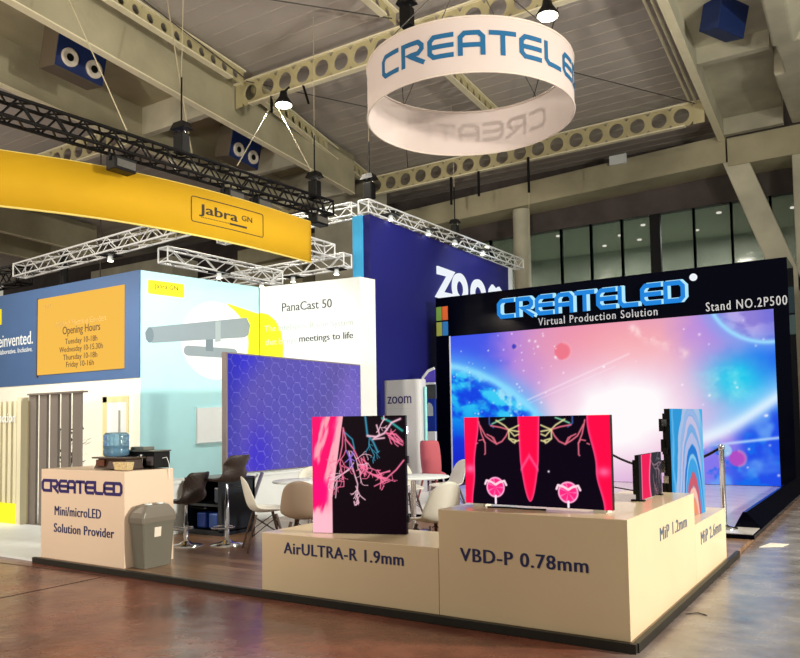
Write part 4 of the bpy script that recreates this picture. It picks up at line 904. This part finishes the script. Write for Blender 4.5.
MB().prism([(1.08, 1.12), (1.95, 1.15), (1.95, 1.17), (1.10, 1.14)], frL, .002, .05).build('tray', M['palegrey'], wb)
MB().prism([(1.08, 1.12), (1.10, 1.12), (1.10, 1.80), (1.08, 1.80)], frL, .002, .035).build('edge_rail', M['palegrey'], wb)
# white wall
WW = Vector((-10.44, 11.04, 0)); WWd = (Vector((-8.2, 11.375, 0))-WW).normalized(); WWn = Vector((WWd.y, -WWd.x, 0))
frW = lambda u, v, d=0: WW+WWd*u+Vector((0, 0, v))+WWn*d
o = thing('slogan_wall', (-9.3, 11.3, 0), 'white exhibition wall with grey slogan lettering and a yellow curve', 'exhibition wall')
MB().prism([(-10.44, 11.04), (-8.204, 11.375), (-8.138, 11.774), (-10.44, 11.45)], lambda u, v, d: Vector((u, v, d)), 0, 4.2).build('wall_board', M['white'], o)
MB().prism([(0, 3.69), (.2, 3.64), (.38, 3.5), (.5, 3.28), (.55, 3.0), (.54, 2.6), (.5, 2.3), (0, 2.3)], frW, 0, .003).build('yellow_shape', M['yellowb'], o)
text('lettering', 'PanaCast 50', lambda u, v, d: frW(.53+u, 3.67+v, d), 1.12, .17, M['greytext'], o, .003, .001, .012)
text('lettering', 'The Intelligent Room System', lambda u, v, d: frW(.12+u, 3.30+v, d), 1.98, .12, M['palegrey'], o, .003, .001)
text('lettering', 'that brings', lambda u, v, d: frW(.13+u, 3.03+v, d), .72, .12, M['palegrey'], o, .003, .0035)
text('lettering', 'meetings to life', lambda u, v, d: frW(.92+u, 3.05+v, d), 1.18, .13, M['greytext'], o, .003, .001, .025)
# slat screens
o = thing('slat_screen', (-10.2, 6.5, 0), 'grey vertical slat screen with top rail beside the counter', 'screen')
for k in range(5):
    x = -10.86+k*.272; MB().box((x, 6.5, 0), (x+.185, 6.54, 1.95)).build('slat', M['slatgrey'], o)
MB().box((-10.865, 6.47, 1.95), (-9.5, 6.56, 1.975)).build('top_rail', M['slatgrey'], o)
MB().box((-10.865, 6.47, 0), (-9.6, 6.56, .04)).build('bottom_rail', M['slatgrey'], o)
o = thing('slat_screen', (-11.6, 6.6, 0), 'cream vertical slat screen with white lettering at the left edge', 'screen')
for k in range(9):
    x = -12.15+k*.145; MB().box((x, 6.42, .05), (x+.085, 6.46, 1.87)).build('slat', M['slatcream'], o)
MB().box((-12.2, 6.48, 0), (-10.86, 6.52, 1.87)).build('backing', mat('cream_back', (190, 176, 140), .7), o)
b = MB(); b.box((-12.2, 6.40, 0), (-10.98, 6.5, .33)); b.build('yellow_lit_base', M['yellowb'], o)  # yellow light on the slat base put in as colour
MB().box((-10.97, 6.38, 0), (-10.87, 6.5, 1.92)).build('end_post', M['slatcream'], o)
text('lettering', 'Konction', front(-11.75, 6.415, 1.55), .68, .15, M['white'], o, .003, .001, .012)
o = thing('leafy_plant', (-10.4, 7.0, 0), 'green and white leafy stems showing between the grey slats', 'plant')
b = MB(); st = MB()
for k in range(7):
    x0 = -10.74+k*.065; y0 = 7.0+random.uniform(-.1, .1); st.tube([(x0, y0, 0), (x0+random.uniform(-.05, .05), y0, .7), (x0+random.uniform(-.1, .1), y0, 1.45)], .01, 5)
    for j in range(22):
        z = .25+j*.055; t = random.uniform(0, 6.3); L_ = .12; px, py = x0+.05*math.cos(t), y0+.05*math.sin(t); d = Vector((math.cos(t), math.sin(t), .5))*L_; s_ = Vector((-math.sin(t), math.cos(t), 0))*.025; p = Vector((px, py, z))
        b.add([p, p+d*.5+s_, p+d, p+d*.5-s_], [(0, 1, 2, 3)])
st.build('stem', mat('stem', (60, 60, 40), .7), o); b.build('foliage', mat('leaf', (50, 62, 40), .6), o)
o = MB().box((-16, 4.80, .001), (-7.9, 8.5, .03)).build('neighbour_platform', M['white']); tag(o, 'white raised floor of the neighbouring stand left of the counter', 'platform', kind='structure')

# ================================================================= TRUSSES
def truss(name, p, q, s, mt, label, r=.025, bay=.35, group=None, yaw=False):
    p, q = Vector(p), Vector(q); L = (q-p).length; u = (q-p).normalized(); sd = u.cross(Vector((0, 0, 1))).normalized()*s/2; upv = sd.cross(u).normalized()*s/2
    mid = (p+q)/2; o = thing(name, mid, label, 'truss', group)
    cs = [sd+upv, sd-upv, -sd-upv, -sd+upv]
    for c in cs: MB().tube([p+c, q+c], r, 8).build('chord', mt, o)
    n = max(2, int(L/bay)); b = MB()
    for i in range(n):
        a0, a1 = p+u*L*i/n, p+u*L*(i+1)/n
        for k in range(4):
            c, d = cs[k], cs[(k+1) % 4]
            if i % 2: c, d = d, c
            b.tube([a0+c, a1+d], r*.55, 5, False)
    for a0 in (p, q):
        for k in range(4): b.tube([a0+cs[k], a0+cs[(k+1) % 4]], r*.8, 5, False)
    b.build('bracing', mt, o); return o
tb = truss('lighting_truss', (-10.03, 4.2, 5.80), (-10.03, 12.75, 6.12), .29, M['blacktruss'], 'black lighting truss running above the curved yellow banner', .03, .25)
wt = [((-17, 9.9, 5.15), (-10.35, 9.6, 5.25), 'white truss crossing above the blue fascia toward the yellow banner'),
      ((-11.95, 9.9, 4.86), (-11.8, 13.1, 4.86), 'white truss running back above the cyan print wall'),
      ((-14.6, 13.4, 5.05), (-10.0, 13.4, 5.1), 'white truss crossing above the slogan wall to the navy wall'),
      ((-10.35, 10.0, 5.3), (-10.35, 13.2, 5.3), 'white truss emerging right of the yellow banner end'),
      ((-9.8, 13.75, 6.37), (-9.55, 21.8, 6.37), 'white truss along the top of the navy wall'),
      ((-14.5, 13.9, 6.36), (-10.1, 13.85, 6.36), 'white truss meeting the navy wall corner from the left')]
for p, q, l in wt: truss('lighting_truss', p, q, .29, M['alu'], l, .022, .36)
truss('lighting_truss', (-24, 10.4, 5.3), (-17.3, 10.2, 5.15), .4, M['blacktruss'], 'dark truss at the far left behind the blue fascia', .03, .4)
b = MB().tube([(-15.7, 10.2, 0), (-15.7, 10.2, 5.5)], .09, 10); tag(b.build('truss_tower', M['blacktruss']), 'dark upright pole meeting the trusses at the left', 'pole')
# chain hoists
def hoist(x, y, z, ztop, label, s=.8):
    o = thing('chain_hoist', (x, y, z), label, 'hoist', 'black chain hoists')
    MB().box((x-.13*s, y-.11*s, z), (x+.13*s, y+.11*s, z+.42*s)).build('motor', M['blk_plastic'], o, bevel=.02)
    MB().hexa([(x-.2*s, y-.14*s, z+.5*s), (x+.2*s, y-.14*s, z+.5*s), (x+.2*s, y+.14*s, z+.5*s), (x-.2*s, y+.14*s, z+.5*s)], [(x-.13*s, y-.1*s, z+.64*s), (x+.13*s, y-.1*s, z+.64*s), (x+.13*s, y+.1*s, z+.64*s), (x-.13*s, y+.1*s, z+.64*s)]).build('top_bracket', M['darkmetal'], o)
    b = MB()
    for dx in (-.08, .08): b.tube([(x+dx, y, z+.4*s), (x+dx, y, z+.52*s)], .012, 6)
    b.build('hook_bar', M['chrome'], o)
    MB().tube([(x, y, z+.6*s), (x, y, min(ztop, z+1.35))], .016, 6).build('chain', M['blacktruss'], o)
    if ztop > z+1.4: MB().tube([(x, y, z+1.35), (x-.15, y+.2, ztop)], .006, 5).build('wire', M['strap'], o)
hoist(-10.03, 8.7, 6.14, 10.33, 'black chain hoist hanging at the middle of the black truss', .85)
hoist(-10.03, 12.3, 6.26, 10.33, 'black chain hoist hanging at the right end of the black truss', .85)
hoist(-7.4, 11.9, 9.0, 10.3, 'black motor hoist high above the left side of the ring banner', .9)
hoist(-9.8, 14.0, 6.6, 10.33, 'black chain hoist at the corner of the navy wall truss', .9)
hoist(-9.7, 17.9, 6.52, 10.33, 'small black chain hoist above the middle of the navy wall', .7)
# slings
for k, (p, q, r_) in enumerate([((-11.2, 13.35, 9.4), (-11.0, 13.3, 8.9), .03), ((-10.6, 21.2, 9.4), (-10.6, 21.2, 8.6), .04), ((-11.6, 21.2, 9.4), (-11.6, 21.2, 8.5), .04), ((-8.9, 21.2, 9.5), (-8.9, 21.2, 8.4), .04), ((-12.2, 13.35, 9.4), (-12.2, 13.35, 9.0), .035)]):
    tag(MB().tube([p, q], r_, 6).build('sling', M['blk_plastic']), ['black sling hanging from the nearer purlin right of its lamp', 'right of two black slings hanging from the far purlin left part', 'left of two black slings hanging from the far purlin left part', 'black sling hanging from the far purlin above the concrete column', 'black sling at the left end of the nearer purlin'][k], 'sling')
for k, (p, q) in enumerate([((-11.9, 9.9, 10.3), (-10.0, 8.9, 6.2)), ((-12.2, 13.35, 9.4), (-10.2, 12.6, 6.7)), ((-12.2, 13.3, 9.1), (-10.0, 10.0, 6.3)), ((-12.4, 7.6, 10.2), (-10.05, 7.6, 6.2)), ((-8.9, 21.2, 8.5), (-8.9, 21.1, 6.9))]):
    tag(MB().tube([p, q], .011, 5).build('steel_wire', M['strap']), ['thin pale wire slanting to the middle of the black truss', 'thin pale wire slanting from the lamp purlin to the truss end', 'thin pale wire crossing in front of the second speaker', 'thin pale wire crossing the left speaker', 'thin wire hanging below the far purlin sling'][k], 'wire')
# stage fixtures under the black truss
for k, (y, z) in enumerate([(7.45, 5.60), (9.85, 5.70), (10.6, 5.72), (12.35, 5.80)]):
    o = thing('wash_light', (-10.0, y, z), ['leftmost black wash light under the black truss', 'second black wash light from the left under the black truss', 'third black wash light from the left under the black truss', 'rightmost black wash light beside the yellow banner end'][k], 'stage light')
    MB().box((-10.1, y-.2, z-.14), (-9.86, y+.2, z+.08)).build('housing', M['blk_plastic'], o, bevel=.02)
    b = MB(); b.bar((-9.98, y-.22, z), (-9.98, y-.22, z+.2), .03); b.bar((-9.98, y+.22, z), (-9.98, y+.22, z+.2), .03); b.bar((-9.98, y-.22, z+.2), (-9.98, y+.22, z+.2), .03); b.build('yoke', M['darkmetal'], o)
    MB().box((-9.86, y-.17, z-.1), (-9.845, y+.17, z+.02)).build('lens', mat('lens_grey', (90, 88, 84), .2), o)
# booth spots (lit) on the white trusses
for k, (x, y, z) in enumerate([(-9.62, 14.6, 6.22), (-9.6, 16.3, 6.22), (-9.56, 17.6, 6.22), (-9.52, 19.2, 6.22), (-13.4, 9.75, 4.9), (-11.85, 11.3, 4.6), (-11.6, 13.4, 4.8), (-10.3, 13.38, 4.82), (-12.6, 13.4, 4.8)]):
    o = thing('truss_spot', (x, y, z), ['nearest lit spot lamp under the truss of the navy wall', 'second lit spot lamp along the navy wall truss', 'third lit spot lamp along the navy wall truss', 'farthest lit spot lamp along the navy wall truss', 'lit spot lamp under the white truss above the cyan wall corner', 'lit spot lamp under the middle of the truss running back over the cyan wall', 'lit spot lamp above the seam between cyan and slogan wall', 'lit spot lamp beside the cyan edge of the navy wall', 'lit spot lamp under the rear white truss above the yellow tag'][k], 'spot lamp', 'small lit spot lamps on the white trusses')
    MB().lathe((x, y, z), [(.05, 0), (.06, .03), (.05, .1)], 14).build('can', M['white'], o)
    MB().lathe((x, y, z-.012), [(.055, 0), (.055, .01)], 14).build('lens', M['lampglow'], o)
    MB().box((x-.17, y-.17, z+.1), (x+.17, y+.17, z+.125)).build('clamp_plate', M['darkmetal'], o)
# hall high-bay lamps
for k, (x, y, z, r_) in enumerate([(-11.68, 13.2, 9.0, .2), (-5.02, 13.05, 9.0, .2)]):
    o = thing('high_bay_lamp', (x, y, z), ['bright hall lamp below the purlin at upper left', 'bright hall lamp above the right side of the ring banner'][k], 'ceiling lamp')
    MB().lathe((x, y, z), [(r_, 0), (r_*1.05, .03), (r_*.5, .2), (.08, .32)], 24).build('reflector', M['darkmetal'], o)
    MB().lathe((x, y, z-.02), [(r_*.95, 0), (r_*.95, .018)], 24).build('lamp_face', M['lampglow'], o)
    MB().tube([(x, y, z+.3), (x, y+.2, 9.5)], .03, 8).build('bracket', M['blk_plastic'], o)
# speakers
def speaker(loc, rz, tilt, label, side_mat=None, s=1.0):
    o = thing('hall_speaker', loc, label, 'loudspeaker'); o.rotation_euler = (tilt[0], tilt[1], rz)
    MB().box((-.28*s, -.58*s, -.42*s), (.28*s, .58*s, .55*s)).build('cabinet', side_mat or mat('speaker_side', (96, 86, 70), .6), o, local=True, bevel=.01)
    MB().box((.28*s, -.57*s, -.41*s), (.30*s, .57*s, .54*s)).build('front_baffle', M['speakerblue'], o, local=True)
    for y in (-.28, .30):
        h = MB().lathe((.30*s, y*s, -.14*s), [(.19*s, 0), (.19*s, .05*s), (.16*s, .055*s), (.09*s, .02*s)], 24, 'x').build('horn_ring', M['horn'], o, local=True)
        MB().lathe((.33*s, y*s, -.14*s), [(.08*s, 0), (.08*s, .01)], 20, 'x').build('horn_throat', M['blackm'], h, local=True)
speaker((-14.45, 9.57, 9.42), 0, (R(-3), R(8)), 'blue loudspeaker with two round horns at the top left')
speaker((-15.2, 15.25, 9.30), 0, (R(-5), R(8)), 'blue loudspeaker with two round horns right of the black truss hoist')
speaker((-2.62, 17.3, 10.12), R(155), (0, R(-14)), 'blue loudspeaker seen from behind in the right-hand trough beam', M['speakerblue'], .8)
# small white box on lintel
tag(MB().box((-7.22, 23.86, 9.66), (-6.68, 23.99, 9.96)).build('white_sensor_box', M['white'], bevel=.01), 'small white box fixed on the concrete lintel', 'box')

# ================================================================= CURVED YELLOW BANNER
pts = [(-11.9, 4.2), (-11.35, 5.2), (-10.95, 6.05), (-10.55, 6.85), (-10.25, 7.65), (-10.02, 8.6), (-9.86, 9.7), (-9.8, 10.8), (-9.8, 11.86)]
def crom(P, n=6):
    out = []
    for i in range(len(P)-1):
        p0, p1, p2, p3 = P[max(i-1, 0)], P[i], P[i+1], P[min(i+2, len(P)-1)]
        for k in range(n):
            t = k/n; out.append(tuple(.5*((2*p1[j])+(-p0[j]+p2[j])*t+(2*p0[j]-5*p1[j]+4*p2[j]-p3[j])*t*t+(-p0[j]+3*p1[j]-3*p2[j]+p3[j])*t**3) for j in (0, 1)))
    out.append(P[-1]); return out
cp = crom(pts); cum = [0]
for a, b_ in zip(cp[:-1], cp[1:]): cum.append(cum[-1]+math.dist(a, b_))
def frB(u, v, d=0):
    i = min(max(np.searchsorted(cum, u)-1, 0), len(cp)-2); t = (u-cum[i])/(cum[i+1]-cum[i]); a, b_ = Vector((*cp[i], 0)), Vector((*cp[i+1], 0)); n = (b_-a).normalized(); n = Vector((n.y, -n.x, 0))
    return a.lerp(b_, t)+n*d+Vector((0, 0, v))
TOT = cum[-1]; o = thing('curved_banner', (-10.2, 8.5, 4.77), 'long curved yellow fabric banner with black logo hanging above the left stand', 'banner')
b = MB(); N = len(cp)
vs = [frB(c, z, 0) for c in cum for z in (4.77, 5.6)]; b.add(vs, [(2*i, 2*i+2, 2*i+3, 2*i+1) for i in range(N-1)], True); b.build('banner_cloth', M['yellow'], o, solid=.05)
b = MB(); b.tube([frB(c, 4.765, .0) for c in cum], .022, 8); b.tube([frB(c, 5.605, .0) for c in cum], .015, 8); b.build('edge_tube', mat('banner_edge', (236, 216, 120), .5), o)
def uy(y):  # arc length at given y
    return float(np.interp(y, [p[1] for p in cp], cum))
u0, u1 = uy(8.85), uy(10.45)
blk = mat('banner_print', (44, 36, 24), .6)
b = MB(); b.ribbon(rrect(u0, u1, 4.99, 5.43, .04), .014, frB, .03, .033, True, 4); lg = b.build('logo_frame', blk, o)
text('lettering', 'Jabra', lambda u, v, d: frB(u0+.16+u, 5.16+v, .028+d), .82, .17, blk, lg, .004, .001, .02)
text('lettering', 'GN', lambda u, v, d: frB(u0+1.08+u, 5.21+v, .028+d), .25, .1, blk, lg, .004, .001)
b = MB()
for k in range(18): b.prism([(u0+.2+k*.033, 5.085), (u0+.2+k*.033+.016, 5.085), (u0+.2+k*.033+.016, 5.1), (u0+.2+k*.033, 5.1)], frB, .028, .032)
b.prism([(u0+.8, 5.075), (u0+1.2, 5.075), (u0+1.2, 5.11), (u0+.8, 5.11)], frB, .028, .032); b.build('logo_underline', blk, lg)

# ================================================================= RING BANNER
RC = Vector((-5.2, 10.15, 0)); RR = 1.57; Z0, Z1 = 6.1, 6.86
o = thing('ring_banner', (RC.x, RC.y, Z0), 'round white fabric ring banner with blue lettering hanging over the stand', 'hanging banner')
view = math.atan2(-RC.y, -RC.x)     # direction of the viewer seen from the ring
def frR(u, v, d=0, a0=0):
    t = view+a0+u/RR; return RC+Vector((math.cos(t)*(RR+d), math.sin(t)*(RR+d), v))
n = 96; b = MB(); vs = [frR(2*math.pi*RR*k/n, z) for k in range(n) for z in (Z0, Z1)]
b.add(vs, [(2*k, 2*((k+1) % n), 2*((k+1) % n)+1, 2*k+1) for k in range(n)], True); b.build('fabric_sleeve', M['fabric'], o)
b = MB()
for z in (Z0, Z1): b.tube([frR(2*math.pi*RR*k/n, z) for k in range(n+1)], .016, 8, False)
b.build('rim_tube', mat('rim_white', (214, 200, 190), .6), o)
Lw = R(137)*RR; Hh = .34
for a0 in (R(17), R(196)):
    b = wordmark(MB(), lambda u, v, d, a0=a0: frR(u-Lw/2, Z0+.225+v, d, a0), Lw, Hh, .004, .008, t=.19, sub=6, gap=.16); b.build('lettering', M['ringblue'], o)
b = MB()
for k in range(4):
    a = R(45+90*k); p = frR(a*RR, Z1); b.tube([p, (RC.x, RC.y, 8.6)], .008, 5)
b.tube([(RC.x, RC.y, 8.6), (RC.x, RC.y, 10.3)], .012, 5); b.build('hanging_wire', M['cable'], o)

# ================================================================= NAVY WALL AND KIOSK
o = thing('navy_wall', (-9.75, 17.5, 0), 'tall navy blue fabric wall with big white rounded lettering behind the giant screen', 'exhibition wall')
MB().box((-9.88, 13.85, 0), (-9.70, 21.3, 6.2)).build('wall_fabric', M['navy'], o)
MB().box((-10.15, 13.80, 0), (-9.885, 14.3, 6.2)).build('cyan_edge', M['cyan'], o)  # cyan light on the wall end put into its colour
MB().box((-9.72, 21.3, 0), (-9.6, 21.4, 6.2)).build('corner_post', M['white'], o)
MB().box((-9.88, 13.84, 0), (-9.69, 13.98, 3.3)).build('teal_strip', M['teal'], o)
fz = side(-9.70, 16.83, 4.67); b = MB(); t_ = .21; h = .84
b.ribbon([(.02, h-t_/2), (.74, h-t_/2), (.12, t_/2), (.86, t_/2)], t_, fz, 0, .05)
for x0, x1 in ((.82, 1.68), (1.90, 2.80)):
    cx_, rx = (x0+x1)/2, (x1-x0)/2-t_/2
    b.ribbon([(cx_+rx*math.cos(2*math.pi*k/28), .42+.315*math.sin(2*math.pi*k/28)) for k in range(28)], t_, fz, 0, .05, True)
b.ribbon([(3.09, 0), (3.09, .45), (3.15, .62), (3.28, .72), (3.42, .66), (3.49, .5), (3.5, 0)], t_*.9, fz, 0, .05); b.ribbon([(3.5, .5), (3.57, .66), (3.7, .72), (3.84, .64), (3.91, .45), (3.92, 0)], t_*.9, fz, 0, .05)
b.build('lettering', M['whitelit'], o)
o = thing('kiosk', (-8.8, 13.5, T), 'white rounded kiosk column with small navy lettering beside the giant screen post', 'kiosk')
MB().prism(rrect(-9.1, -8.17, 13.4, 13.72, .1), lambda u, v, d: Vector((u, v, d)), 0, 2.36).build('kiosk_body', mat('kiosk_white', (200, 202, 206), .5), o)
text('lettering', 'zoom', front(-8.98, 13.4, 1.86), .60, .155, M['inkp'], o, .003, .001, .012)
MB().box((-8.98, 13.394, 1.75), (-8.40, 13.399, 1.757)).build('thin_rule', M['palegrey'], o)
b = MB(); b.tube([(-8.12, 13.55, .4), (-8.12, 13.55, 2.2)], .03, 8); b.build('edge_tube', mat('cyan_edge', (150, 226, 226), .4), o)
o = thing('arched_pod', (-9.1, 15.4, 0), 'white arched pod with purple top pane and blue ghost poster left of the screen post', 'display pod')
b = MB(); b.tube([(-9.3, 15.2, 0), (-9.3, 15.2, 2.0), (-9.26, 15.2, 2.3), (-9.16, 15.2, 2.52), (-9.02, 15.2, 2.66), (-8.86, 15.2, 2.71)], .035, 8); b.bar((-9.25, 15.2, 2.36), (-8.84, 15.2, 2.36), .05)
b.build('arch_tube', M['white'], o)
MB().prism([(-9.24, 2.38), (-8.85, 2.38), (-8.85, 2.69), (-9.02, 2.63), (-9.14, 2.52)], lambda u, v, d: Vector((u, 15.2+d, v)), 0, .03).build('top_pane', mat('purple_pane', (80, 66, 180), .4), o)
MB().box((-9.26, 15.22, 2.0), (-8.85, 15.28, 2.33)).build('dark_band', mat('band_grey', (70, 74, 72), .5), o)
ps = MB().box((-9.28, 15.18, 1.25), (-8.85, 15.24, 2.0)).build('blue_poster', mat('poster_blue', (16, 48, 152), .5), o)
P_ = [(-9.16, 1.6), (-8.9, 1.6), (-8.9, 1.8), (-8.94, 1.88), (-9.01, 1.92), (-9.09, 1.84), (-9.14, 1.72)]
MB().prism(P_, lambda u, v, d: Vector((u, 15.18-d, v)), .001, .006).build('poster_shape', M['palegrey'], ps)
MB().box((-9.22, 15.172, 1.33), (-9.05, 15.179, 1.45)).build('poster_block', M['palegrey'], ps)
MB().box((-9.28, 15.17, .1), (-8.85, 15.25, 1.24)).build('white_panel', M['white'], o)

# debris
o = MB().add([(-1.27, 9.3, .002), (-1.05, 9.42, .004), (-1.0, 9.62, .01), (-1.2, 9.66, .003)], [(0, 1, 2, 3)]).build('paper_scrap', M['paper'], solid=.003); tag(o, 'crumpled pale paper scrap on the grey aisle floor', 'paper')
o = MB().tube([(-1.32, 5.9, .004), (-1.25, 5.97, .006), (-1.18, 5.93, .004)], .004, 5).build('cable_end', M['blk_plastic']); tag(o, 'short dark cable end on the grey aisle floor', 'cable')

# things far behind the stands
o = thing('distant_banner', (-20.5, 13.5, 4.3), 'bright yellow angled banner far left above the blue fascia', 'banner')
MB().hexa([(-22.6, 13.5, 4.9), (-19.3, 13.5, 5.3), (-19.3, 13.6, 5.3), (-22.6, 13.6, 4.9)], [(-22.6, 13.5, 5.75), (-19.9, 13.5, 5.75), (-19.9, 13.6, 5.75), (-22.6, 13.6, 5.75)]).build('banner_cloth', M['yellowb'], o)
b = MB(); b.tube([(-22.5, 13.55, 0), (-22.5, 13.55, 4.95)], .05, 6); b.build('pole', M['darkmetal'], o)
o = thing('flood_lamp', (-18.2, 13.0, 5.2), 'bright white flood lamp far left above the blue fascia', 'lamp')
MB().lathe((-18.6, 13.2, 5.35), [(.2, 0), (.22, .04), (.1, .2)], 16).build('housing', M['alu'], o); MB().lathe((-18.6, 13.2, 5.33), [(.19, 0), (.19, .015)], 16).build('lens', M['lampglow'], o)
MB().tube([(-18.6, 13.2, 5.5), (-18.6, 13.2, 10.33)], .02, 6).build('drop_rod', M['cable'], o)
o = MB().box((-20.2, 16.0, 0), (-17.6, 16.2, 6.0)).build('distant_blue_wall', mat('royal_blue', (44, 84, 190), .6)); tag(o, 'royal blue wall top glimpsed behind the dark pole at left', 'exhibition wall')
o = thing('dark_stand_wall', (-.2, 19, 0), 'dark wall with teal bands right behind the giant screen frame', 'exhibition wall')
MB().box((-1.55, 19.5, 0), (3.5, 19.7, 4.9)).build('wall_board', M['blackm'], o)
MB().box((-1.5, 19.46, 3.85), (3.5, 19.5, 4.45)).build('teal_band', mat('dark_teal', (44, 72, 84), .5), o)
MB().box((-1.5, 19.46, 3.35), (3.5, 19.5, 3.8)).build('pale_band', mat('grey_teal', (92, 120, 120), .5), o)
# speaker brackets
for k, (x, y, z) in enumerate([(-14.45, 9.57, 9.9), (-15.2, 15.25, 9.8)]):
    tag(MB().box((x-.15, y-.15, z), (x+.1, y+.15, 10.06)).build('speaker_bracket', M['darkmetal']), ['dark bracket over the top left loudspeaker', 'dark bracket over the second loudspeaker'][k], 'bracket')
# downlight labels by their order in the picture
ls = sorted([o for o in bpy.data.objects if o.name.startswith('downlight')], key=lambda o: (o.location.x)/(o.location.y))
for i, o in enumerate(ls):
    o['label'] = '%s small round lit downlight behind the gallery glass, counted from the left' % ['first', 'second', 'third', 'fourth', 'fifth', 'sixth', 'seventh', 'eighth', 'ninth'][i]
